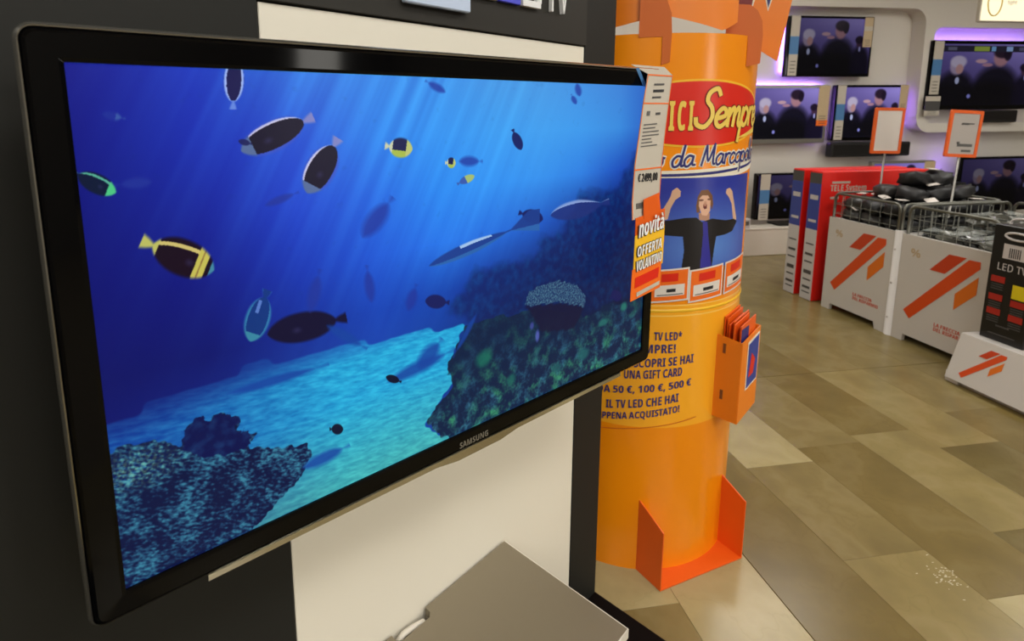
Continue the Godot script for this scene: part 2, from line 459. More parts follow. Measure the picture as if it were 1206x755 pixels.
func paint_reef(w: int, h: int) -> ImageTexture:
	var fine := FastNoiseLite.new(); fine.seed = 5; fine.frequency = 0.055; fine.fractal_octaves = 3
	var cell := FastNoiseLite.new(); cell.seed = 9; cell.noise_type = FastNoiseLite.TYPE_CELLULAR; cell.frequency = 0.075; cell.fractal_octaves = 2
	var slow := FastNoiseLite.new(); slow.seed = 3; slow.frequency = 0.012; slow.fractal_octaves = 3
	var mk := {}
	for k in REEF: mk[k] = soften(fill_mask(REEF[k], w, h), w, h, {"far_reef": 40, "sand": 14, "coral_far": 10}.get(k, 6))
	var sc := 880.0 / w     # the noises are tuned to a picture 880 wide
	var px := PackedByteArray()
	px.resize(w * h * 3)
	for y in h:
		var v := (y + 0.5) / h
		var gy := minf(v * 7.0, 4.999)
		var iy := int(gy); var fy := gy - iy
		for x in w:
			var u := (x + 0.5) / w
			var gx := u * 9.0
			var ix := mini(int(gx), 8); var fx := gx - ix
			var a: Array = WATER[iy][ix]; var b: Array = WATER[iy][ix + 1]; var c: Array = WATER[iy + 1][ix]; var d: Array = WATER[iy + 1][ix + 1]
			var r := lerpf(lerpf(a[0], b[0], fx), lerpf(c[0], d[0], fx), fy)
			var g := lerpf(lerpf(a[1], b[1], fx), lerpf(c[1], d[1], fx), fy)
			var bl := lerpf(lerpf(a[2], b[2], fx), lerpf(c[2], d[2], fx), fy)
			var X := x * sc; var Y := y * sc
			var nf := fine.get_noise_2d(X, Y)
			# shafts of light falling from the surface
			var shaft := slow.get_noise_2d((u + v * 0.30) * 2300.0, v * 30.0) * clampf(1.0 - v * 1.35, 0.0, 1.0) * clampf(1.3 - absf(u - 0.36) * 3.2, 0.0, 1.0)
			r += shaft * 12.0; g += shaft * 26.0; bl += shaft * 20.0
			var wob := slow.get_noise_2d(X * 3.0 + 400.0, Y * 3.0)
			var at := y * w + x
			var k := 0.0
			k = clampf(mk.far_reef[at] / 255.0 * 1.5 - 0.25 + wob * 0.5, 0.0, 1.0)
			if k > 0.0:
				var t := clampf(0.3 + nf * 0.8 + wob * 0.5, 0.0, 0.9)
				r = lerpf(r, 11.0, 0.55 * k); g = lerpf(g, 26.0 + 34.0 * t, 0.6 * k); bl = lerpf(bl, 80.0 + 36.0 * t, 0.6 * k)
			k = clampf((mk.sand[at] / 255.0 - 0.5 + wob * 0.12) * 4.0 + 0.5, 0.0, 1.0)
			if k > 0.0:
				var q := clampf((u - 0.02) * 4.0, 0.0, 1.0)
				var ripple := fine.get_noise_2d(X * 0.5 + Y * 0.2, Y * 2.2 - X * 0.3) + 0.5 * fine.get_noise_2d(X * 1.4 + 70.0, Y * 4.0 - X * 0.6)
				var deep := clampf((v - 0.78) * 4.5, 0.0, 1.0)
				k *= clampf((v - 0.61 + u * 0.06) * 11.0, 0.25, 1.0)
				r = lerpf(r, lerpf(20.0, 36.0, q) + deep * 30.0 + ripple * 16.0, k)
				g = lerpf(g, lerpf(78.0, 164.0, q) + ripple * 30.0 + deep * 10.0, k)
				bl = lerpf(bl, lerpf(160.0, 214.0, q) + ripple * 20.0 - deep * 36.0, k)
			k = clampf((mk.coral_far[at] / 255.0 - 0.5 + nf * 0.3 + wob * 0.25) * 5.0 + 0.5, 0.0, 1.0)
			if k > 0.0:
				var cv := cell.get_noise_2d(X * 0.6, Y * 0.6) + nf * 0.5
				var t := clampf(0.66 + cv * 0.7 + slow.get_noise_2d(X * 2.5, Y * 2.5) * 0.9 + fine.get_noise_2d(X * 3.0, Y * 3.0) * 0.45, 0.0, 1.0)
				var lit := clampf((v - 0.66) * 3.0, 0.25, 1.0)
				var green := clampf(0.5 + slow.get_noise_2d(X * 1.5 + 50.0, Y * 1.5) * 1.6, 0.0, 1.0)
				r = lerpf(r, lerpf(11.0, 58.0, t * lit), k); g = lerpf(g, lerpf(32.0, 124.0 + 24.0 * green, t * lit), k); bl = lerpf(bl, lerpf(66.0, 146.0 - 40.0 * green, t * lit), k)
			k = clampf((mk.coral_near[at] / 255.0 - 0.5 + nf * 0.35 + wob * 0.35) * 5.0 + 0.5, 0.0, 1.0) * float(mk.coral_near[at] > 12)
			if k > 0.0:
				var n2 := fine.get_noise_2d(X * 1.3 + Y * 1.5, Y * 3.4 - X * 1.9)
				var n3 := slow.get_noise_2d(X * 2.0 + 90.0, Y * 2.0)
				var n4 := fine.get_noise_2d(X * 4.0, Y * 4.0)
				var t := clampf(0.20 + n2 * 0.9 + n3 * 0.8 + n4 * 0.35, 0.0, 1.0)
				var pale := clampf(1.2 - Vector2((u - 0.02) / 0.06, (v - 0.76) / 0.05).length(), 0.0, 1.0)
				r = lerpf(r, lerpf(8.0, 56.0, t) + pale * 50.0 * (0.5 + n4), k); g = lerpf(g, lerpf(20.0, 128.0, t) + pale * 50.0 * (0.6 + n4), k); bl = lerpf(bl, lerpf(62.0, 156.0, t) + pale * 18.0, k)
			k = clampf((mk.coral_hand[at] / 255.0 - 0.4 + fine.get_noise_2d(X * 1.6, Y * 1.6) * 0.9) * 5.0 + 0.5, 0.0, 1.0) * float(mk.coral_hand[at] > 20)
			if k > 0.0:
				var t := clampf(0.1 + nf * 0.5, 0.0, 0.5)
				r = lerpf(r, 8.0 + 30.0 * t, k); g = lerpf(g, 18.0 + 70.0 * t, k); bl = lerpf(bl, 74.0 + 60.0 * t, k)
			k = mk.under[at] / 255.0 * 0.85
			r = lerpf(r, 20.0, k); g = lerpf(g, 20.0, k); bl = lerpf(bl, 54.0, k)
			k = clampf((mk.cap[at] / 255.0 - 0.45 + nf * 0.4) * 4.0 + 0.5, 0.0, 1.0)
			if k > 0.0:
				var t := clampf(0.45 + fine.get_noise_2d(X * 4.0, Y * 4.0) * 1.1, 0.0, 1.0)
				k *= 0.8
				r = lerpf(r, lerpf(26.0, 92.0, t), k); g = lerpf(g, lerpf(50.0, 136.0, t), k); bl = lerpf(bl, lerpf(92.0, 152.0, t), k)
			var i3 := (y * w + x) * 3
			px[i3] = clampi(int(r), 0, 255); px[i3 + 1] = clampi(int(g), 0, 255); px[i3 + 2] = clampi(int(bl), 0, 255)
	for f in FISH: paint_fish(px, w, h, f)
	# green brain coral on the reef and spots of bright polyps
	for s in [[0.535, 0.80, 0.020, 0.030, 24, 112, 92], [0.60, 0.90, 0.012, 0.02, 26, 100, 92], [0.86, 0.83, 0.018, 0.016, 40, 120, 110], [0.93, 0.80, 0.013, 0.02, 44, 132, 112], [0.80, 0.92, 0.02, 0.025, 34, 104, 104], [0.72, 0.93, 0.016, 0.02, 30, 92, 96], [0.665, 0.79, 0.006, 0.022, 96, 104, 196], [0.65, 0.75, 0.006, 0.014, 70, 74, 160]]:
		blob(px, w, h, s[0], s[1], s[2], s[3], Color8(s[4], s[5], s[6]), 0.75)
	return ImageTexture.create_from_image(Image.create_from_data(w, h, false, Image.FORMAT_RGB8, px))

func mixpx(px: PackedByteArray, i3: int, c: Color, a: float) -> void:
	px[i3] = int(lerpf(px[i3], c.r8, a)); px[i3 + 1] = int(lerpf(px[i3 + 1], c.g8, a)); px[i3 + 2] = int(lerpf(px[i3 + 2], c.b8, a))

func blob(px: PackedByteArray, w: int, h: int, cu: float, cv: float, ru: float, rv: float, c: Color, alpha: float, hard := 1.6) -> void:
	for y in range(maxi(0, int((cv - rv * 1.3) * h)), mini(h, int((cv + rv * 1.3) * h) + 1)):
		for x in range(maxi(0, int((cu - ru * 1.3) * w)), mini(w, int((cu + ru * 1.3) * w) + 1)):
			var d := Vector2(((x + 0.5) / w - cu) / ru, ((y + 0.5) / h - cv) / rv).length()
			var a := clampf((1.15 - d) * hard, 0.0, 1.0) * alpha
			if a > 0.0:
				var i3 := (y * w + x) * 3
				px[i3] = int(lerpf(px[i3], c.r8, a)); px[i3 + 1] = int(lerpf(px[i3 + 1], c.g8, a)); px[i3 + 2] = int(lerpf(px[i3 + 2], c.b8, a))

func paint_fish(px: PackedByteArray, w: int, h: int, f: Array) -> void:
	var kind: String = f[0]
	var a := Vector2(f[3], f[4]); var b := Vector2(f[5], f[6])
	var det := a.x * b.y - a.y * b.x
	var ex := (absf(a.x) + absf(b.x)) * 1.5; var ey := (absf(a.y) + absf(b.y)) * 1.5
	for y in range(maxi(0, int((f[2] - ey) * h)), mini(h, int((f[2] + ey) * h) + 1)):
		for x in range(maxi(0, int((f[1] - ex) * w)), mini(w, int((f[1] + ex) * w) + 1)):
			var p := Vector2((x + 0.5) / w - f[1], (y + 0.5) / h - f[2])
			var s := (p.x * b.y - p.y * b.x) / det       # along the fish, -1 nose, +1 tail fin
			var t := (a.x * p.y - a.y * p.x) / det       # across, + is the back
			var body := 0.0
			if s > -1.0 and s < 0.78: body = pow(maxf(0.0, 1.0 - pow(absf((s + 0.11) / 0.89), 2.2)), 0.62)
			if kind in ["shark", "ray"]: body *= 1.0 - 0.45 * clampf(s, 0.0, 1.0)
			var tail := 0.0
			if s > 0.66 and s < 1.05: tail = 0.12 + (s - 0.66) * 0.95 - 0.3 * maxf(0.0, s - 0.9)
			if kind == "shark" and s > 0.6: tail = 0.22 + maxf(0.0, s - 0.86) * 3.0
			var reach := maxf(body, tail)
			if reach <= 0.0: continue
			var soft := 5.0
			if kind in ["faint", "shade", "greenfaint"]: soft = 1.7
			var edge := clampf((reach - absf(t)) * soft, 0.0, 1.0)
			if edge <= 0.0: continue
			var c := Color8(20, 14, 40); var al := 0.95
			match kind:
				"surgeon":
					c = Color8(22, 14, 34)
					if absf(t) > reach * 0.74: c = Color8(66, 84, 190); al = 0.8
					if t > reach * 0.70 and t < reach * 0.84 and s > -0.7: c = Color8(225, 215, 235)
					if s < -0.68: c = Color8(90, 110, 150)
					if s > 0.74: c = Color8(150, 140, 190); al = 0.8
				"outline":
					c = Color8(22, 18, 70)
					if absf(absf(t) - reach * 0.8) < 0.12: c = Color8(170, 190, 245)
					if s > 0.7: c = Color8(130, 160, 230); al = 0.7
				"banner":
					c = Color8(26, 10, 24)
					if s > 0.62: c = Color8(196, 196, 96)
					if s < -0.44 and s > -0.74: c = Color8(206, 196, 84)
					if s < -0.56 and s > -0.6: c = Color8(150, 120, 60)
					if s < -0.86: c = Color8(70, 140, 160)
					if s >= -0.44 and s <= 0.62 and absf(t - reach * 0.52 * (1.0 - s * 0.3)) < 0.10: c = Color8(214, 196, 110)
				"angel":
					c = Color8(30, 30, 70) if t > -0.25 else Color8(176, 190, 70)
					if s < -0.5: c = Color8(196, 200, 110)
					if s > 0.5: c = Color8(210, 210, 170)
				"yellow": c = Color8(60, 90, 170) if s > 0.0 else Color8(170, 190, 110)
				"green":
					c = Color8(10, 24, 50)
					if t > reach * 0.5 and t < reach * 0.72: c = Color8(90, 180, 150)
					if s < -0.6: c = Color8(80, 205, 130)
				"greenfaint": c = Color8(70, 110, 170) if s > 0.2 else Color8(30, 50, 150); al = 0.7
				"ghost":
					c = Color8(18, 60, 120); al = 0.75
					if absf(t) > reach * 0.72: c = Color8(60, 150, 180)
					if s < -0.66: c = Color8(70, 165, 170)
					if t > 0.1 and t < 0.35 and s > 0.1 and s < 0.6: c = Color8(110, 150, 215)
				"plain": c = Color8(18, 14, 44)
				"dark": c = Color8(24, 26, 84); al = 0.9
				"black": c = Color8(10, 14, 40)
				"faint": c = Color8(34, 52, 150); al = 0.75
				"shade": c = Color8(20, 66, 156); al = 0.85
				"ray":
					c = Color8(34, 50, 120); al = 0.85
					if t > reach * 0.6: c = Color8(150, 170, 220)
				"shark":
					c = Color8(30, 62, 140)
					if t > reach * 0.45 and s > -0.3 and s < 0.4: c = Color8(170, 200, 235)
					if t < -reach * 0.4: c = Color8(46, 100, 170)
			if kind in ["surgeon", "banner", "plain", "green"]:
				var fin := Vector2((s + 0.28) / 0.16, (t + 0.12) / 0.26).length()
				if fin < 1.0: c = c.lerp(Color8(70, 66, 110), 0.45 * (1.0 - fin))
			var k := edge * al
			var i3 := (y * w + x) * 3
			px[i3] = int(lerpf(px[i3], c.r8, k)); px[i3 + 1] = int(lerpf(px[i3 + 1], c.g8, k)); px[i3 + 2] = int(lerpf(px[i3 + 2], c.b8, k))

# the film running on every other set: people in dark suits before a violet evening sky
func paint_film(w: int, h: int, menu := false) -> ImageTexture:
	var px := PackedByteArray()
	px.resize(w * h * 3)
	for y in h:
		for x in w:
			var u := float(x) / w; var v := float(y) / h
			var c := Color8(96, 84, 150).lerp(Color8(150, 136, 214), clampf(u * 1.1, 0, 1)).lerp(Color8(60, 50, 104), clampf(v * 1.2 - 0.1, 0, 1))
			var i3 := (y * w + x) * 3
			px[i3] = c.r8; px[i3 + 1] = c.g8; px[i3 + 2] = c.b8
	for s in [[0.22, 0.86, 0.19, 0.42, 14, 12, 24], [0.18, 1.0, 0.25, 0.35, 10, 9, 18], [0.22, 0.36, 0.065, 0.15, 168, 150, 178], [0.23, 0.29, 0.075, 0.10, 190, 180, 206], [0.245, 0.41, 0.035, 0.08, 186, 140, 140], [0.235, 0.60, 0.02, 0.06, 190, 196, 236],
		[0.60, 0.80, 0.22, 0.46, 14, 12, 26], [0.56, 1.0, 0.28, 0.4, 9, 8, 16], [0.62, 0.22, 0.07, 0.15, 176, 128, 136], [0.63, 0.13, 0.085, 0.10, 34, 22, 40], [0.68, 0.17, 0.035, 0.1, 30, 20, 38], [0.44, 0.28, 0.055, 0.035, 200, 160, 170], [0.50, 0.34, 0.05, 0.03, 176, 130, 150],
		[0.88, 0.86, 0.12, 0.38, 18, 14, 34], [0.87, 0.42, 0.045, 0.11, 70, 44, 66], [0.86, 0.38, 0.05, 0.07, 30, 20, 40], [0.87, 0.55, 0.012, 0.05, 170, 170, 230], [0.36, 0.86, 0.018, 0.035, 150, 150, 236]]:
		blob(px, w, h, s[0], s[1], s[2], s[3], Color8(s[4], s[5], s[6]), 0.94, 3.0)
	if menu:
		for q in [[0.02, 0.03, 0.98, 0.13, 40, 38, 56], [0.12, 0.05, 0.2, 0.11, 96, 96, 120], [0.36, 0.04, 0.5, 0.12, 150, 170, 70], [0.52, 0.04, 0.56, 0.12, 120, 170, 220], [0.66, 0.04, 0.72, 0.12, 150, 180, 230], [0.78, 0.05, 0.92, 0.11, 90, 90, 120]]:
			for y in range(int(q[1] * h), int(q[3] * h)):
				for x in range(int(q[0] * w), int(q[2] * w)):
					var i3 := (y * w + x) * 3
					px[i3] = q[4]; px[i3 + 1] = q[5]; px[i3 + 2] = q[6]
	return ImageTexture.create_from_image(Image.create_from_data(w, h, false, Image.FORMAT_RGB8, px))

func paint_poster(w: int, h: int) -> ImageTexture:
	var px := PackedByteArray()
	px.resize(w * h * 3)
	for y in h:
		for x in w:
			var u := float(x) / w; var v := float(y) / h
			var d := Vector2(u - 0.62, v - 0.75).length()
			var c := Color8(92, 140, 214).lerp(Color8(44, 56, 158), clampf(d * 1.5, 0, 1))
			var i3 := (y * w + x) * 3
			px[i3] = c.r8; px[i3 + 1] = c.g8; px[i3 + 2] = c.b8
	var order := [["arm", Color8(214, 172, 142)], ["arm2", Color8(214, 172, 142)], ["hair", Color8(120, 78, 44)], ["neck", Color8(184, 138, 112)], ["torso", Color8(26, 24, 28)], ["face", Color8(222, 176, 148)], ["mouth", Color8(96, 22, 22)], ["tie", Color8(46, 44, 150)]]
	for o in order:
		var m := fill_mask(PERSON[o[0]], w, h)
		var c: Color = o[1]
		for i in m.size():
			if m[i]:
				px[i * 3] = c.r8; px[i * 3 + 1] = c.g8; px[i * 3 + 2] = c.b8
	var fc := Vector2.ZERO
	for p in PERSON.face: fc += p / PERSON.face.size()
	for s in [[-0.026, -0.05, 0.016, 0.012], [0.03, -0.055, 0.016, 0.012]]:
		blob(px, w, h, fc.x + s[0], fc.y + s[1], s[2], s[3], Color8(110, 70, 54), 0.9, 3.0)
	blob(px, w, h, fc.x + 0.002, fc.y - 0.01, 0.01, 0.03, Color8(200, 146, 120), 0.9, 3.0)
	return ImageTexture.create_from_image(Image.create_from_data(w, h, false, Image.FORMAT_RGB8, px))

# the print that runs round the cardboard column: flat fields of orange, amber and orange, parted by pale lines
func paint_wrap(w: int, h: int) -> ImageTexture:
	var im := Image.create(w, h, false, Image.FORMAT_RGB8)
	var row := func(y: float) -> int: return int((1.0 - y / 1.66) * h)
	im.fill(c8(246, 146, 16))
	im.fill_rect(Rect2i(0, row.call(0.88), w, row.call(0.49) - row.call(0.88)), c8(248, 172, 38))
	im.fill_rect(Rect2i(0, row.call(0.49), w, h - row.call(0.49)), c8(242, 142, 10))
	for y in [0.885, 0.868, 0.852]: im.fill_rect(Rect2i(0, row.call(y), w, 1), c8(250, 208, 110))
	return ImageTexture.create_from_image(im)

# ------------------------------------------------------------------ the scene
func _ready() -> void:
	# camera
	var cam := Camera3D.new()
	cam.name = "camera"
	add_child(cam)
	cam.position = Vector3(0, 1.45, 0)
	cam.rotation = Vector3(-0.15909, -0.14148, -0.0078)
	var near := 0.05
	cam.set_frustum(755.0 / 646.53 * near, Vector2((603.0 - 536.67) / 646.53, -(377.5 - 236.32) / 646.53) * near, near, 60.0)
	var lens := CameraAttributesPhysical.new()
	lens.frustum_near = near
	lens.frustum_far = 60.0
	lens.frustum_focal_length = 16.0
	lens.frustum_focus_distance = 0.95
	lens.exposure_aperture = 5.6
	cam.attributes = lens
	cam.set_frustum(755.0 / 646.53 * near, Vector2((603.0 - 536.67) / 646.53, -(377.5 - 236.32) / 646.53) * near, near, 60.0)
	cam.current = true
	# surroundings: a closed hall, so only its lamps, screens and an added window give light
	var env := Environment.new()
	env.background_mode = Environment.BG_COLOR
	env.background_color = Color.BLACK
	env.tonemap_mode = Environment.TONE_MAPPER_LINEAR
	env.tonemap_exposure = 1.0
	env.sdfgi_enabled = true
	env.ssao_enabled = true
	env.ssil_enabled = true
	var we := WorldEnvironment.new()
	we.name = "surroundings"
	we.environment = env
	add_child(we)
	sans = SystemFont.new(); sans.font_names = PackedStringArray(["Droid Sans"])
	sans_bold = SystemFont.new(); sans_bold.font_names = PackedStringArray(["Droid Sans"]); sans_bold.font_weight = 700
	serif_italic = SystemFont.new(); serif_italic.font_names = PackedStringArray(["Droid Serif"]); serif_italic.font_italic = true
	make_materials()
	build_hall()
	build_lamps()
	build_display_wall()
	build_television()
	build_pedestal()
	build_column()
	build_back_wall()
	build_bins()
	build_cartons()

const CEILING := 3.2
func build_lamps() -> void:
	# unseen glowing window, added to put a gleam down the glossy column
	var win := struct("added_window_1", Vector3(7.35, 0, 4.6))
	var wf := MB.new()
	for sx in [-0.62, 0.62]: wf.box(Vector3(sx, 1.5, -0.03), Vector3(0.06, 2.7, 0.06), 0.004)
	for sy in [0.18, 2.82]: wf.box(Vector3(0, sy, -0.03), Vector3(1.3, 0.06, 0.06), 0.004)
	put("added_window_frame", wf, M.lamp_frame, win)
	var wp := MB.new(); wp.box(Vector3(0, 1.5, -0.012), Vector3(1.18, 2.58, 0.01))
	put("added_pane", wp, M.sheen_glow, win)
	var wl := AreaLight3D.new()
	wl.name = "sheen_light"; win.add_child(wl)  # area light of the added window, put in for the column sheen
	wl.position = Vector3(0, 1.5, -0.03)
	wl.area_size = Vector2(1.18, 2.58); wl.area_normalize_energy = true
	wl.light_color = Color(1.0, 0.98, 0.94); wl.light_energy = 1.2; wl.area_range = 20.0; wl.shadow_enabled = true
	for r in LAMPS.size():
		var l: Array = LAMPS[r]
		var t := thing("ceiling_light", "flat white ceiling light panel in the shop ceiling", "ceiling light", Vector3(l[0], CEILING, l[1]), 0.0, "ceiling lights over the shop floor")
		var f := MB.new()
		for s in [-1.0, 1.0]:
			f.box(Vector3(s * 0.62, -0.03, 0), Vector3(0.04, 0.06, 0.64), 0.004)
			f.box(Vector3(0, -0.03, s * 0.3), Vector3(1.2, 0.06, 0.04), 0.004)
		put("frame", f, M.lamp_frame, t)
		var d := MB.new()
		d.box(Vector3(0, -0.02, 0), Vector3(1.2, 0.02, 0.56))
		put("diffuser", d, M.lamp_glow, t)
		var a := AreaLight3D.new()
		a.name = "light"
		t.add_child(a)
		a.position = Vector3(0, -0.035, 0)
		a.rotation.x = -PI / 2
		a.area_size = Vector2(1.2, 0.56)
		a.area_normalize_energy = true
		a.light_color = Color(1.0, 0.985, 0.955)
		a.light_energy = l[2]
		a.area_range = 20.0
		a.shadow_enabled = true

const LAMPS := [[-1.2, 1.6, 3.81], [1.2, 0.4, 3.36], [1.6, 2.6, 6.31], [-0.8, 3.6, 4.48], [3.2, 3.4, 5.15], [3.6, 1.0, 3.14], [3.4, -1.6, 1.9], [5.6, -3.0, 2.46], [3.2, -3.8, 2.46], [6.0, -0.4, 2.46], [-2.4, -2.6, 2.69], [0.2, -3.6, 2.69], [7.6, -2.2, 2.02]]

func build_hall() -> void:
	var fl := struct("floor")
	var b := MB.new()
	b.box(Vector3(3, -0.06, -0.6), Vector3(13.4, 0.108, 10.6))
	put("slab", b, M.joint, fl)
	# marble strips a foot wide; the joints of each strip fall where the photograph shows them
	var step := 0.3045
	var first := 1.157 - step * 12
	var rng := RandomNumberGenerator.new()
	rng.seed = 41
	# cuts along each strip, far to near, with the tone of every piece; strips not listed get irregular lengths
	var known := {
		10: [[-2.56, -1.95, -1.32, -0.7, -0.1], [1, 0, 1, 3]],
		11: [[-2.56, -2.0, -0.85, -0.2], [3, 0, 3]],
		12: [[-2.56, -1.95, -1.05, -0.35], [1, 2, 2]],
		13: [[-2.56, -1.86, -1.385, -0.75, -0.1], [0, 1, 3, 2]],
		14: [[-2.56, -1.95, -1.193, -0.6, 0.0], [1, 2, 0, 1]],
		15: [[-2.56, -2.0, -1.414, -0.8, -0.2], [2, 3, 4, 1]],
		16: [[-2.56, -1.86, -1.2, -0.5], [3, 4, 2]],
		17: [[-2.56, -2.1, -1.5, -0.9, -0.3], [1, 2, 4, 1]],
		18: [[-2.56, -2.2, -1.5, -0.8, -0.1], [1, 2, 1, 2]],
	}
	var meshes := {}
	for i in range(0, 25):
		var x0 := first + step * i
		var pieces := []
		if known.has(i):
			var cuts: Array = known[i][0]
			for k in cuts.size() - 1: pieces.append([cuts[k], cuts[k + 1], known[i][1][k]])
			var q: float = cuts[-1]
			while q < 0.7:
				pieces.append([q, q + 0.6, 1]); q += 0.6
		else:
			var q := -2.56
			while q < 0.5:
				var l := 0.48 + 0.12 * rng.randi_range(0, 2)
				pieces.append([q, q + l, [1, 3, 2, 1, 4][rng.randi() % 5]]); q += l
		# beyond the straight construction joint the stone is plainer
		var w := -2.56
		while w > -5.1:
			var l := 0.6 + 0.15 * rng.randi_range(0, 2)
			pieces.append([w - l, w, [1, 1, 2, 1, 3][rng.randi() % 5]]); w -= l
		for pc in pieces:
			var joint: float = 0.003 if absf(pc[1] + 2.56) < 0.01 else 0.0
			var side: float = 0.0022 if i == 12 else 0.0
			var dz: float = pc[1] - pc[0]
			var gap := 0.0009
			var key := "%.3f %.4f %.4f" % [dz, joint, side]
			if not meshes.has(key):
				var tb := MB.new()
				tb.box(Vector3(side * 0.5, -0.006, -joint * 0.5), Vector3(step - gap - side, 0.012, dz - gap - joint), 0.0005)
				meshes[key] = tb.done()
			var o := put("tile", meshes[key], M.tiles[pc[2]], fl)
			o.position = Vector3(x0 + step * 0.5, 0.0, (pc[0] + pc[1]) * 0.5)
	var flake := MB.new()
	for i in 46:
		var c := Vector3(1.725 + rng.randfn(0.0, 0.022), 0.0004, -1.28 + rng.randfn(0.0, 0.035))
		c.x -= (c.z + 1.28) * 0.3
		var pg := PackedVector3Array()
		var turn := rng.randf() * TAU
		for k in 6: pg.append(c + Vector3(cos(turn + k * TAU / 6), 0, sin(turn + k * TAU / 6)) * rng.randf_range(0.001, 0.004) * Vector3(1.6, 0, 0.7))
		flake.cap(pg)
	put("scuff_mark", flake, plain(c8(196, 188, 160), 0.7), fl).set_meta("kind", "stuff")
	var ce := struct("ceiling")
	b = MB.new(); b.box(Vector3(3, CEILING + 0.05, -0.6), Vector3(13.4, 0.1, 10.6)); put("ceiling_board", b, M.ceiling, ce)
	for w in [["wall_left", Vector3(-3.65, CEILING / 2, -0.6), Vector3(0.1, CEILING, 10.6)], ["wall_right", Vector3(9.65, CEILING / 2, -0.6), Vector3(0.1, CEILING, 10.6)], ["wall_front", Vector3(3, CEILING / 2, 4.65), Vector3(13.2, CEILING, 0.1)]]:
		var s := struct(w[0]); b = MB.new(); b.box(w[1], w[2]); put("wall_board", b, M.room_wall, s)


# ------------------------------------------------------------------ display wall, in its own frame: x along it, z out of it
func on_wall(u: float, n: float) -> Vector3:
	return Basis(Vector3.UP, WALL_TURN) * Vector3(u, 0, n)

func build_display_wall() -> void:
	var f := -0.7234
	var t := thing("display_wall", "black display wall with a cream centre panel behind the large television", "display wall", on_wall(0, f), WALL_TURN)
	var b := MB.new()
	b.box(Vector3(-0.427, 1.33, -0.04), Vector3(1.546, 2.54, 0.08), 0.002)
	put("side_panel", b, M.black_panel, t)
	b = MB.new(); b.box(Vector3(0.74, 0.83, -0.041), Vector3(0.786, 1.535, 0.078), 0.001)
	put("centre_panel", b, M.cream, t).set_meta("label", "cream centre panel")
	b = MB.new(); b.box(Vector3(1.2015, 1.33, -0.04), Vector3(0.137, 2.54, 0.08), 0.002)
	put("post", b, M.black_panel, t)
	b = MB.new(); b.box(Vector3(0.74, 2.1, -0.038), Vector3(0.786, 1.0, 0.084), 0.001)
	var head := put("header_panel", b, M.header, t)
	b = MB.new(); b.box(Vector3(0.038, 0.03, 0.14), Vector3(2.476, 0.06, 0.44), 0.006)
	put("plinth", b, M.plinth, t)
	# header: a pale glass plaque and LED TV in raised letters
	b = MB.new(); b.box(Vector3(0.66, 1.72, 0.012), Vector3(0.15, 0.19, 0.012), 0.002)
	put("plaque", b, M.plaque, head).set_meta("label", "pale blue glass plaque")
	var z0 := 0.004; var z1 := 0.014
	var y := 1.657
	var stroke := func(rects: Array, mat: Material) -> void:
		var m := MB.new()
		for r in rects: m.box(Vector3((r[0] + r[2]) * 0.5, (r[1] + r[3]) * 0.5, (z0 + z1) * 0.5), Vector3(r[2] - r[0], r[3] - r[1], z1 - z0), 0.001)
		put("letter", m, mat, head)
	stroke.call([[0.752, y, 0.767, y + 0.1], [0.752, y, 0.812, y + 0.013]], M.white_letter)
	stroke.call([[0.819, y, 0.88, y + 0.013], [0.819, y + 0.043, 0.88, y + 0.056], [0.819, y + 0.087, 0.88, y + 0.1]], M.blue_letter)
	stroke.call([[0.888, y, 0.946, y + 0.013], [0.888, y + 0.087, 0.946, y + 0.1], [0.933, y + 0.01, 0.948, y + 0.09]], M.white_letter)
	stroke.call([[0.984, y, 0.989, y + 0.1], [0.962, y + 0.095, 1.010, y + 0.1]], M.white_letter)
	var vm := MB.new()
	vm.sheet(Vector3(1.008, y + 0.1, 0.009), Vector3(1.013, y + 0.1, 0.009), Vector3(1.029, y, 0.009), Vector3(1.025, y, 0.009), 0.01)
	vm.sheet(Vector3(1.041, y + 0.1, 0.009), Vector3(1.046, y + 0.1, 0.009), Vector3(1.029, y, 0.009), Vector3(1.025, y, 0.009), 0.01)
	put("letter", vm, M.white_letter, head)

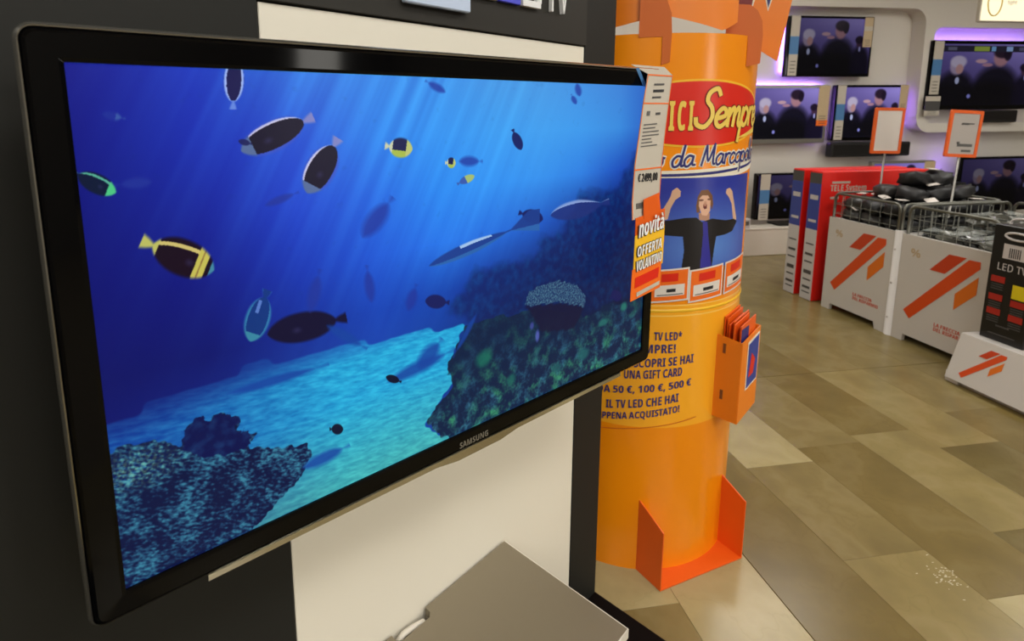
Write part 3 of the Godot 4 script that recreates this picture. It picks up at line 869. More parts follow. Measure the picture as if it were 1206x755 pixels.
# ------------------------------------------------------------------ the large television, in a frame along its screen
func build_television() -> void:
	var base := Vector3(0.5035, 0.93, -0.608)
	var turn := Basis(Vector3.UP, TV_TURN)
	var t := thing("television", "large flat television showing a coral reef, hung on the cream panel", "television", turn * base, TV_TURN)
	var o := Vector3(0.5, 0, 0)      # outline from x = 0 to 1 minus half
	var x0 := -0.5; var x1 := 0.4985; var y0 := -0.002; var y1 := 0.601
	var sx0 := -0.4655; var sx1 := 0.4665; var sy0 := 0.030; var sy1 := 0.567
	var outer := rounded(x0 + 0.004, y0 + 0.004, x1 - 0.004, y1 - 0.004, 0.012)
	var inner := rounded(sx0, sy0, sx1, sy1, 0.0008)
	var mid := rounded(sx0 - 0.004, sy0 - 0.004, sx1 + 0.004, sy1 + 0.004, 0.002)
	var lip := rounded(x0 + 0.009, y0 + 0.009, x1 - 0.009, y1 - 0.009, 0.009)
	var b := MB.new()
	b.loft([ring3(inner, -0.006), ring3(inner, -0.001), ring3(mid, 0.0), ring3(lip, 0.001), ring3(outer, -0.004), ring3(outer, -0.03)])
	put("bezel", b, M.gloss_black, t)
	# clear acrylic edge with a metal line behind it
	var e0 := rounded(x0 + 0.004, y0 + 0.004, x1 - 0.004, y1 - 0.004, 0.012)
	var e1 := rounded(x0, y0, x1, y1, 0.016)
	b = MB.new(true)
	b.loft([ring3(e0, -0.002), ring3(e1, -0.005), ring3(e1, -0.012), ring3(e0, -0.013)])
	put("edge_trim", b, M.trim, t).set_meta("label", "bright narrow trim round the bezel")
	b = MB.new()
	var back := rounded(x0 + 0.004, y0 + 0.004, x1 - 0.004, y1 - 0.004, 0.012)
	var back2 := rounded(x0 + 0.05, y0 + 0.05, x1 - 0.05, y1 - 0.05, 0.03)
	b.loft([ring3(back, -0.013), ring3(back, -0.030), ring3(back2, -0.040)])
	b.cap(ring3(back2, -0.040))
	put("rear_cover", b, M.matt_black, t)
	b = MB.new()
	b.v(Vector3(sx0, sy1, -0.004), Vector2(0, 0)); b.v(Vector3(sx1, sy1, -0.004), Vector2(1, 0)); b.v(Vector3(sx1, sy0, -0.004), Vector2(1, 1))
	b.v(Vector3(sx0, sy1, -0.004), Vector2(0, 0)); b.v(Vector3(sx1, sy0, -0.004), Vector2(1, 1)); b.v(Vector3(sx0, sy0, -0.004), Vector2(0, 1))
	put("screen", b, picture(paint_reef(1200, 692), 1.0), t).set_meta("label", "lit screen with fish, sand and coral under blue water")
	var al := AreaLight3D.new()
	al.name = "screen_light"
	t.add_child(al)
	al.position = Vector3(0, 0.3, 0.003)
	al.rotation.y = PI
	al.area_size = Vector2(0.93, 0.53)
	al.area_normalize_energy = true
	al.light_color = Color(0.25, 0.5, 1.0)
	al.light_energy = 0.02
	al.area_range = 12.0
	al.shadow_enabled = true
	# the clear strip under the bezel, with its swelling below the maker's name
	b = MB.new()
	var strip := PackedVector2Array([Vector2(-0.386, -0.009), Vector2(-0.06, -0.010), Vector2(-0.02, -0.016), Vector2(0.07, -0.016), Vector2(0.11, -0.010), Vector2(0.40, -0.009), Vector2(0.40, -0.002), Vector2(-0.386, -0.002)])
	b.prism(strip, -0.014, -0.004)
	put("lower_trim", b, M.trim, t)
	letters("lettering", "SAMSUNG", sans_bold, 0.0095, 0.058, M.silver, t, func(x: float, yy: float, z: float) -> Vector3: return Vector3(-0.0205 + x, 0.0075 + yy, 0.0008 + z), 0.0006)
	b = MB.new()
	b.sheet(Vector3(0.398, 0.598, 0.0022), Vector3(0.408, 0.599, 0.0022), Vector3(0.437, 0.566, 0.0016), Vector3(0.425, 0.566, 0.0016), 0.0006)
	put("corner_patch", b, M.tag_blue, t)  # small blue patch laid over the bezel corner
	# tilting arm to the wall
	b = MB.new()
	b.box(Vector3(0, 0.3, -0.047), Vector3(0.4, 0.3, 0.014), 0.003)
	b.box(Vector3(0, 0.3, -0.085), Vector3(0.1, 0.16, 0.07), 0.004)
	put("wall_mount", b, M.steel, t)
	build_price_strip(turn)

func build_price_strip(turn: Basis) -> void:
	var base := Vector3(0.95, 1.51, -0.6)
	var t := thing("price_tag", "long white price strip with orange offer stickers hanging from the television corner", "price tag", turn * base, TV_TURN)
	# left edge, right edge, height, distance from the wall side
	var rows := [[0.926, 1.010, 1.518, -0.596], [0.905, 0.991, 1.461, -0.590], [0.887, 0.974, 1.405, -0.584], [0.869, 0.958, 1.352, -0.578], [0.857, 0.946, 1.287, -0.572], [0.854, 0.944, 1.255, -0.568]]
	var at := func(s: float, k: float, off: float) -> Vector3:
		var g := clampf(k, 0.0, 0.9999) * (rows.size() - 1)
		var i := int(g); var fr := g - i
		var a: Array = rows[i]; var b: Array = rows[i + 1]
		var lx := lerpf(a[0], b[0], fr); var rx := lerpf(a[1], b[1], fr)
		return Vector3(lerpf(lx, rx, s), lerpf(a[2], b[2], fr), lerpf(a[3], b[3], fr) + off) - base
	var m := MB.new()
	m.grid(func(s: float, k: float) -> Vector3: return at.call(s, k, 0.0), 2, 10)
	m.grid(func(s: float, k: float) -> Vector3: return at.call(1.0 - s, k, -0.0008), 2, 10)
	put("strip", m, M.paper, t)
	m = MB.new()
	m.sheet(at.call(0.0, 0.0, 0.0), at.call(1.0, 0.0, 0.0), Vector3(1.022, 1.536, -0.622) - base, Vector3(0.910, 1.536, -0.622) - base, 0.0008)
	put("folded_top", m, M.paper, t)
	for k in [0.001, 0.185, 0.62]:
		m = MB.new()
		m.sheet(at.call(0.0, k, 0.0006), at.call(1.0, k, 0.0006), at.call(1.0, k + 0.008, 0.0006), at.call(0.0, k + 0.008, 0.0006), 0.0004)
		put("border_line", m, M.tag_orange, t)
	for s in [0.0, 0.98]:
		m = MB.new()
		m.grid(func(a: float, k: float) -> Vector3: return at.call(s + a * 0.02, k, 0.0007), 1, 10)
		put("border_line", m, M.tag_orange, t)
	var line := func(s: float, k: float, w: float, h: float, mat: Material) -> void:
		var q := MB.new()
		q.sheet(at.call(s, k, 0.0007), at.call(s + w, k - w * 0.01, 0.0007), at.call(s + w, k + h - w * 0.01, 0.0007), at.call(s, k + h, 0.0007), 0.0003)
		put("printed_line", q, mat, t)
	line.call(0.3, 0.06, 0.4, 0.012, M.label_grey); line.call(0.3, 0.10, 0.42, 0.018, M.print_black); line.call(0.3, 0.145, 0.34, 0.012, M.label_grey)
	line.call(0.18, 0.24, 0.12, 0.03, M.print_grey); line.call(0.52, 0.25, 0.18, 0.016, M.label_grey)
	for i in 7: line.call(0.12, 0.325 + i * 0.024, [0.5, 0.45, 0.6, 0.62, 0.35, 0.4, 0.6][i], 0.008, M.print_grey)
	letters("lettering", "€ 2499,00", sans_bold, 0.014, 0.062, M.print_black, t, func(x: float, yy: float, z: float) -> Vector3: return at.call(0.15 + x / 0.088, 0.70 - (yy - x * 0.02) / 0.26, 0.0006 + z))
	for i in 9: line.call(0.14 + i * 0.03, 0.82, 0.014, 0.065, M.print_grey)
	line.call(0.5, 0.83, 0.36, 0.03, M.label_grey)
	# three stickers under the strip
	var sticker := func(rows2: Array, mat: Material) -> MeshInstance3D:
		var q := MB.new()
		q.sheet(Vector3(rows2[0][0], rows2[0][2], rows2[0][3]) - base, Vector3(rows2[0][1], rows2[0][2] + 0.008, rows2[0][3]) - base, Vector3(rows2[1][1], rows2[1][2] + 0.008, rows2[1][3]) - base, Vector3(rows2[1][0], rows2[1][2], rows2[1][3]) - base, 0.0012)
		return put("sticker", q, mat, t)
	sticker.call([[0.885, 0.935, 1.290, -0.5665], [0.885, 0.94, 1.255, -0.5645]], M.deep_orange)
	sticker.call([[0.861, 0.956, 1.258, -0.5655], [0.857, 0.953, 1.192, -0.562]], M.deep_orange)
	sticker.call([[0.857, 0.953, 1.226, -0.5625], [0.853, 0.949, 1.152, -0.5605]], M.yellow)
	sticker.call([[0.850, 0.945, 1.164, -0.5605], [0.844, 0.940, 1.106, -0.558]], M.tag_orange)
	var lay := func(x0: float, y0: float, z0: float) -> Callable:
		return func(x: float, yy: float, z: float) -> Vector3: return Vector3(x0 + x + yy * 0.05, y0 + yy + x * 0.085, z0 + z) - base
	letters("lettering", "novità", sans_bold, 0.034, 0.084, M.print_black, t, lay.call(0.8635, 1.2205, -0.5608))
	letters("lettering", "novità", sans_bold, 0.032, 0.080, M.white_letter, t, lay.call(0.865, 1.2225, -0.5599))
	letters("lettering", "OFFERTA", sans_bold, 0.021, 0.082, M.print_black, t, lay.call(0.8595, 1.1855, -0.5596))
	letters("lettering", "OFFERTA", sans_bold, 0.019, 0.079, M.white_letter, t, lay.call(0.861, 1.1865, -0.5588))
	letters("lettering", "VOLANTINO", sans_bold, 0.021, 0.086, M.print_black, t, lay.call(0.8565, 1.1585, -0.559))
	letters("lettering", "VOLANTINO", sans_bold, 0.019, 0.083, M.white_letter, t, lay.call(0.858, 1.1595, -0.5582))
	m = MB.new(); m.sheet(Vector3(0.858, 1.148, -0.5585) - base, Vector3(0.935, 1.155, -0.5585) - base, Vector3(0.932, 1.136, -0.5578) - base, Vector3(0.856, 1.129, -0.5578) - base, 0.0006)
	put("printed_badge", m, M.red, t)
	m = MB.new(); m.sheet(Vector3(0.862, 1.120, -0.5568) - base, Vector3(0.936, 1.128, -0.5568) - base, Vector3(0.935, 1.121, -0.5565) - base, Vector3(0.861, 1.112, -0.5565) - base, 0.0006)
	put("printed_line", m, M.paper, t)

func build_pedestal() -> void:
	var o := Vector3(0.5, 0, -0.72)
	var t := thing("pedestal", "low grey-topped pedestal standing against the cream panel", "pedestal", on_wall(o.x, o.z), WALL_TURN)
	var b := MB.new()
	# top board with a cable notch at the back; drawn from above
	var poly := PackedVector2Array([Vector2(0.3535, 0.0), Vector2(0.3535, 0.304), Vector2(-0.32, 0.304), Vector2(-0.32, 0.0), Vector2(0.03, 0.0), Vector2(0.03, 0.014), Vector2(0.038, 0.022), Vector2(0.106, 0.022), Vector2(0.114, 0.014), Vector2(0.114, 0.0)])
	var flat := Transform3D(Basis(Vector3.RIGHT, Vector3.BACK, Vector3.UP), Vector3.ZERO)
	b.prism(poly, 0.467, 0.485, flat)
	put("top_board", b, M.grey_top, t)
	b = MB.new(); b.box(Vector3(0.0168, 0.263, 0.154), Vector3(0.655, 0.406, 0.28), 0.004)
	put("body", b, M.white, t)
	b = MB.new(); b.box(Vector3(0.3545, 0.475, 0.152), Vector3(0.002, 0.02, 0.304))
	b.box(Vector3(0.0168, 0.475, 0.305), Vector3(0.677, 0.02, 0.002))
	put("edge_band", b, M.white, t)
	b = MB.new(true); b.tube(PackedVector3Array([Vector3(0.1, 0.47, 0.011), Vector3(0.075, 0.478, 0.011), Vector3(0.05, 0.48, 0.01), Vector3(0.03, 0.47, 0.01)]), 0.006, 8)
	put("cable", b, M.white, t)

# ------------------------------------------------------------------ the cardboard column
const COL := Vector3(0.88, 0, -1.80)
const CR := 0.36
func rim(deg: float, y: float, r := CR) -> Vector3:
	var a := deg_to_rad(deg)
	return Vector3(sin(a) * r, y, cos(a) * r)
func bend(deg0: float, y0: float, off: float, tilt := 0.0) -> Callable:
	return func(x: float, y: float, z: float) -> Vector3:
		return rim(deg0 + rad_to_deg(x / CR), y0 + y + x * tilt, CR + off + z)
func band(called: String, d0: float, d1: float, lo: Callable, hi: Callable, off: float, mat: Material, t: Node3D, n := 28) -> MeshInstance3D:
	var b := MB.new(true)
	b.grid(func(s: float, k: float) -> Vector3:
		var d := lerpf(d0, d1, s)
		return rim(d, lerpf(hi.call(d), lo.call(d), k), CR + off), n, 4)
	return put(called, b, mat, t)

func build_column() -> void:
	var t := thing("promotion_column", "tall orange cardboard promotion column with a poster of a cheering person", "advertising column", COL)
	# body: a shell open at the top
	var b := MB.new(true)
	b.grid(func(s: float, k: float) -> Vector3: return rim(s * 360.0 - 180.0, 1.66 * (1.0 - k)), 72, 6)
	var body := put("body", b, null, t)
	var wrap := plain(Color.WHITE, 0.22)
	wrap.albedo_texture = paint_wrap(1024, 512)
	body.material_override = wrap
	b = MB.new(true)
	b.grid(func(s: float, k: float) -> Vector3: return rim(180.0 - s * 360.0, 1.66 * (1.0 - k), CR - 0.004), 48, 2)
	b.grid(func(s: float, k: float) -> Vector3: return rim(180.0 - s * 360.0, 1.66, CR - 0.004 * k), 48, 1)
	put("lining", b, M.fin_orange, t)
	b = MB.new(true)
	b.grid(func(s: float, k: float) -> Vector3: return rim(s * 360.0 - 180.0, lerpf(0.872, 0.862, k), CR + 0.0005 + 0.002 * sin(k * PI)), 72, 4)
	put("seam", b, M.yellow, t)
	# red oval with gold lettering
	var oval := func(a: float, h: float) -> Callable:
		return func(d: float) -> float: return 1.442 + h * sqrt(maxf(0.0, 1.0 - pow((d - 4.0) / a, 2.0)))
	band("oval_border", -43, 51, oval.call(47.0, -0.095), oval.call(47.0, 0.095), 0.0012, M.yellow, t, 40)
	var red := band("oval", -41, 49, oval.call(45.0, -0.089), oval.call(45.0, 0.089), 0.002, M.red, t, 40)
	letters("lettering", "F E L I C I", sans_bold, 0.087, 0.155, M.dark_red, red, bend(-25.4, 1.392, 0.0026))
	for k in [-24.75, -24.5, -24.25]: letters("lettering", "F E L I C I", sans_bold, 0.082, 0.148, M.gold, red, bend(k, 1.395, 0.0036 + (k + 24.9) * 0.0003))
	handwriting("lettering", "Sempre", 0.050, 0.0615, 0.019, 0.18, M.dark_red, red, bend(0.8, 1.404, 0.003, 0.02))
	handwriting("lettering", "Sempre", 0.050, 0.0615, 0.013, 0.18, M.gold, red, bend(0.8, 1.404, 0.0042, 0.02))
	b = MB.new()
	b.grid(func(s: float, k: float) -> Vector3: return rim(lerpf(27.0, 46.0, s), 1.372 + 0.022 * s + (k - 0.5) * 0.014 * (0.3 + s), CR + 0.0035), 10, 1)
	put("flourish", b, M.gold, red)
	# slogan
	handwriting("lettering", "solo da Marcopolo", 0.030, 0.0415, 0.014, 0.12, M.ivory, t, bend(-29.6, 1.290, 0.0016, 0.028))
	handwriting("lettering", "solo da Marcopolo", 0.030, 0.0415, 0.0066, 0.12, M.navy, t, bend(-29.6, 1.290, 0.0026, 0.028))
	var swoosh := func(y: float) -> Callable:
		return func(d: float) -> float: return y + 0.018 * pow((d + 20.0) / 60.0, 2.0)
	band("white_sweep", -60, 62, swoosh.call(1.250), swoosh.call(1.282), 0.0010, M.ivory, t)
	band("blue_sweep", -60, 62, swoosh.call(1.265), swoosh.call(1.273), 0.0016, M.navy, t)
	# poster
	var poster := band("poster", -40, 43, func(_d: float) -> float: return 0.990, func(_d: float) -> float: return 1.262, 0.0014, null, t)
	var pm := plain(Color.WHITE, 0.3)
	pm.albedo_texture = paint_poster(420, 500)
	poster.material_override = pm
	poster.set_meta("label", "blue poster of a person in a black shirt and blue tie, fists raised")
	# row of voucher cards
	for i in 4:
		var d0: float = [-36.0, -16.2, 2.2, 23.4][i]
		var d1: float = [-17.0, 2.0, 22.2, 44.0][i]
		var y1: float = [0.992, 0.992, 0.990, 1.000][i]
		var y0: float = y1 - 0.100
		var cs := func(y: float, slope: float) -> Callable:
			return func(d: float) -> float: return y + slope * (d - d0)
		var card := band("voucher_card", d0, d1, cs.call(y0, 0.0005), cs.call(y1, 0.0005), 0.003 + 0.001 * (i % 2), M.card_white, t, 8)
		var o2: float = 0.0036 + 0.001 * (i % 2)
		band("card_print", d0 + 0.8, d1 - 0.8, cs.call(y0 + 0.005, 0.0005), cs.call(y1 - 0.005, 0.0005), o2, M.tag_orange, card, 6)
		band("card_print", d0 + 2.2, d1 - 2.2, cs.call(y0 + 0.018, 0.0005), cs.call(y0 + 0.052, 0.0005), o2 + 0.0006, M.card_white, card, 6)
		band("card_print", d0 + 5.0, d1 - 5.5, cs.call(y1 - 0.038, 0.0005), cs.call(y1 - 0.014, 0.0005), o2 + 0.0006, M.red, card, 6)
		band("card_print", d0 + 7.5, d1 - 6.5, cs.call(y0 + 0.030, 0.0005), cs.call(y0 + 0.040, 0.0005), o2 + 0.0012, M.print_black, card, 4)
		band("card_print", d0 + 3.2, d1 - 3.0, cs.call(y0 + 0.021, 0.0005), cs.call(y0 + 0.024, 0.0005), o2 + 0.0012, M.print_grey, card, 4)
	# body copy in navy capitals: text, right end in degrees, baseline, width
	for l in [["TV LED*", -13.0, 0.776, 0.084, 0.0], ["SEMPRE!", -22.6, 0.735, 0.127, 0.01], ["SCOPRI SE HAI", -21.5, 0.687, 0.181, 0.075], ["UNA GIFT CARD", -25.8, 0.648, 0.1715, 0.082], ["DA 50 €, 100 €, 500 €", -38.0, 0.587, 0.281, 0.129], ["IL TV LED CHE HAI", -33.7, 0.543, 0.215, 0.163], ["APPENA ACQUISTATO!", -38.0, 0.497, 0.247, 0.17]]:
		letters("lettering", l[0], sans_bold, 0.027, l[3], M.navy, t, bend(l[1], l[2], 0.001, l[4]))
	b = MB.new(); b.grid(func(s: float, k: float) -> Vector3: return rim(lerpf(-45.0, 11.0, s), 0.462 + 0.055 * s + k * 0.003, CR + 0.001), 20, 1)
	put("printed_line", b, M.fin_orange, t)
	# foot: a folded tray of card
	var f := func(x: float, y: float, z: float) -> Vector3: return Vector3(x, y, z) - COL
	b = MB.new(); b.sheet(f.call(0.78, 0.003, -1.463), f.call(0.817, 0.003, -1.364), f.call(1.141, 0.003, -1.442), f.call(1.13, 0.003, -1.55), 0.004)
	put("foot_plate", b, M.flap_orange, t)
	b = MB.new(); b.sheet(f.call(0.778, 0.001, -1.466), f.call(0.817, 0.001, -1.364), f.call(0.817, 0.198, -1.364), f.call(0.778, 0.252, -1.466), 0.004)
	put("foot_flap", b, M.flap_orange, t)
	b = MB.new(); b.sheet(f.call(1.100, 0.001, -1.545), f.call(1.141, 0.001, -1.442), f.call(1.141, 0.206, -1.442), f.call(1.100, 0.262, -1.545), 0.004)
	put("foot_flap", b, M.flap_orange, t)
	# crown: rounded tabs slotted over the rim
	var dir := Vector3(0.937, 0, 0.349)
	for k in [[-16.0, -0.062, 0.022, 0.115], [30.0, -0.060, 0.036, 0.088], [-62.0, -0.06, 0.03, 0.1], [150.0, -0.05, 0.06, 0.09], [-150.0, -0.05, 0.06, 0.09]]:
		var c := rim(k[0], 1.66)
		var pts := PackedVector2Array([Vector2(0.0, -0.085), Vector2(k[2], -0.078), Vector2(k[2] + 0.002, 0.0), Vector2(k[2] - 0.002, k[3] * 0.45), Vector2(k[2] - 0.016, k[3] * 0.78), Vector2(k[2] - 0.036, k[3] * 0.97), Vector2(k[1] + 0.03, k[3]), Vector2(k[1], k[3] * 0.92), Vector2(k[1], -0.01), Vector2(0.0, -0.01)])
		b = MB.new(); b.prism(pts, -0.002, 0.002, Transform3D(Basis(dir, Vector3.UP, dir.cross(Vector3.UP)), c))
		put("crown_tab", b, M.fin_orange, t)
	# topper: a curved sheet with a zigzag lower edge, and a pointed panel beside it
	var zig := func(d: float) -> float:
		var ks := [[-75.0, 1.70], [-36.0, 1.682], [-16.0, 1.708], [13.0, 1.668], [24.0, 1.70], [60.0, 1.69]]
		for i in ks.size() - 1:
			if d <= ks[i + 1][0]: return lerpf(ks[i][1], ks[i + 1][1], (d - ks[i][0]) / (ks[i + 1][0] - ks[i][0]))
		return 1.69
	band("topper", -75, 22, zig, func(_d: float) -> float: return 1.98, -0.006, M.orange, t, 40)
	b = MB.new()
	var nrm := dir.cross(Vector3.UP)
	var fx := func(p: Vector3) -> Vector2: return Vector2((p - COL).dot(dir), p.y)
	var zoff := (Vector3(1.1, 0, -1.7) - COL).dot(nrm)
	var flag := PackedVector2Array([fx.call(Vector3(1.09, 2.0, -1.704)), fx.call(Vector3(1.34, 2.0, -1.61)), fx.call(Vector3(1.299, 1.789, -1.626)), fx.call(Vector3(1.272, 1.604, -1.636)), fx.call(Vector3(1.12, 1.712, -1.693))])
	var fxf := Transform3D(Basis(dir, Vector3.UP, nrm), nrm * zoff)
	b.prism(flag, -0.002, 0.002, fxf)
	var fl := put("pointed_panel", b, M.orange, t)
	var sg := 1.0 if (Vector3(0, 0, 0) - COL).dot(nrm) > 0 else -1.0
	var decal := func(pts: Array, mat: Material, off: float) -> void:
		var q := MB.new(); var pg := PackedVector2Array()
		for p in pts: pg.append(fx.call(p))
		q.prism(pg, minf(sg * 0.002, sg * (0.002 + off)), maxf(sg * 0.002, sg * (0.002 + off)), fxf)
		put("printed_shape", q, mat, fl)
	decal.call([Vector3(1.125, 1.80, -1.69), Vector3(1.20, 1.80, -1.663), Vector3(1.192, 1.768, -1.666), Vector3(1.14, 1.782, -1.685)], M.ivory, 0.0008)
	decal.call([Vector3(1.13, 1.82, -1.69), Vector3(1.196, 1.82, -1.663), Vector3(1.190, 1.773, -1.666), Vector3(1.142, 1.788, -1.685)], M.dark_red, 0.0016)
	decal.call([Vector3(1.218, 1.83, -1.656), Vector3(1.255, 1.83, -1.642), Vector3(1.236, 1.758, -1.65)], M.ivory, 0.0008)
	decal.call([Vector3(1.224, 1.83, -1.656), Vector3(1.249, 1.83, -1.642), Vector3(1.236, 1.768, -1.65)], M.navy, 0.0016)
	# leaflet pocket on the side of the column
	var ha := 34.0
	var out := rim(ha, 0, 1.0); var tan := Vector3(out.z, 0, -out.x)
	var at := func(s: float, y: float, r: float) -> Vector3: return tan * s + out * r + Vector3(0, y, 0)
	b = MB.new()
	b.sheet(at.call(-0.072, 0.505, 0.425), at.call(0.068, 0.525, 0.425), at.call(0.068, 0.785, 0.425), at.call(-0.072, 0.765, 0.425), 0.003)
	b.sheet(at.call(-0.072, 0.505, 0.425), at.call(-0.072, 0.505, 0.345), at.call(-0.072, 0.775, 0.345), at.call(-0.072, 0.765, 0.425), 0.003)
	b.sheet(at.call(0.068, 0.525, 0.425), at.call(0.068, 0.525, 0.345), at.call(0.068, 0.79, 0.345), at.call(0.068, 0.785, 0.425), 0.003)
	b.sheet(at.call(-0.072, 0.507, 0.345), at.call(0.068, 0.527, 0.345), at.call(0.068, 0.527, 0.425), at.call(-0.072, 0.507, 0.425), 0.003)
	var pocket := put("leaflet_pocket", b, M.orange, t)
	for y in [0.72, 0.57]:
		b = MB.new(); b.sheet(at.call(-0.0745, y, 0.380), at.call(-0.0745, y, 0.372), at.call(-0.0745, y + 0.03, 0.372), at.call(-0.0745, y + 0.03, 0.380), 0.0012)
		put("slot", b, M.slot, pocket)
	b = MB.new(); b.sheet(at.call(-0.03, 0.60, 0.4275), at.call(0.058, 0.612, 0.4275), at.call(0.058, 0.77, 0.4275), at.call(-0.03, 0.755, 0.4275), 0.001)
	put("printed_picture", b, M.ivory, pocket)
	b = MB.new(); b.sheet(at.call(-0.025, 0.607, 0.4285), at.call(0.053, 0.618, 0.4285), at.call(0.053, 0.763, 0.4285), at.call(-0.025, 0.748, 0.4285), 0.001)
	put("printed_picture", b, M.box_blue, pocket)
	b = MB.new(); b.sheet(at.call(-0.015, 0.64, 0.4293), at.call(0.02, 0.645, 0.4293), at.call(0.03, 0.69, 0.4293), at.call(0.0, 0.715, 0.4293), 0.001)
	put("printed_picture", b, M.red, pocket)
	var col_rng := RandomNumberGenerator.new(); col_rng.seed = 6
	for i in 7:
		var r := 0.362 + i * 0.009
		var lt := thing("leaflet", "orange leaflet %s standing in the pocket on the promotion column" % ("with a navy corner" if i > 4 else ("of a deeper shade" if i % 2 else "of a redder shade")), "leaflet", COL + out * r + Vector3(0, 0.53, 0), deg_to_rad(ha), "leaflets in the column pocket")
		b = MB.new()
		var dx := col_rng.randf_range(-0.012, 0.012); var hh := col_rng.randf_range(0.262, 0.295)
		b.sheet(Vector3(-0.055 + dx, 0, 0), Vector3(0.055 + dx, 0.01, 0), Vector3(0.055 + dx, hh + 0.012, 0), Vector3(-0.055 + dx, hh, 0), 0.003)
		put("sheet", b, M.deep_orange if i % 2 else M.flap_orange, lt)
		if i > 4:
			b = MB.new(); b.sheet(Vector3(-0.054 + dx, hh - 0.06, 0.002), Vector3(0.0 + dx, hh - 0.06, 0.002), Vector3(0.0 + dx, hh - 0.008, 0.002), Vector3(-0.054 + dx, hh - 0.01, 0.002), 0.001)
			put("printed_corner", b, M.navy, lt)

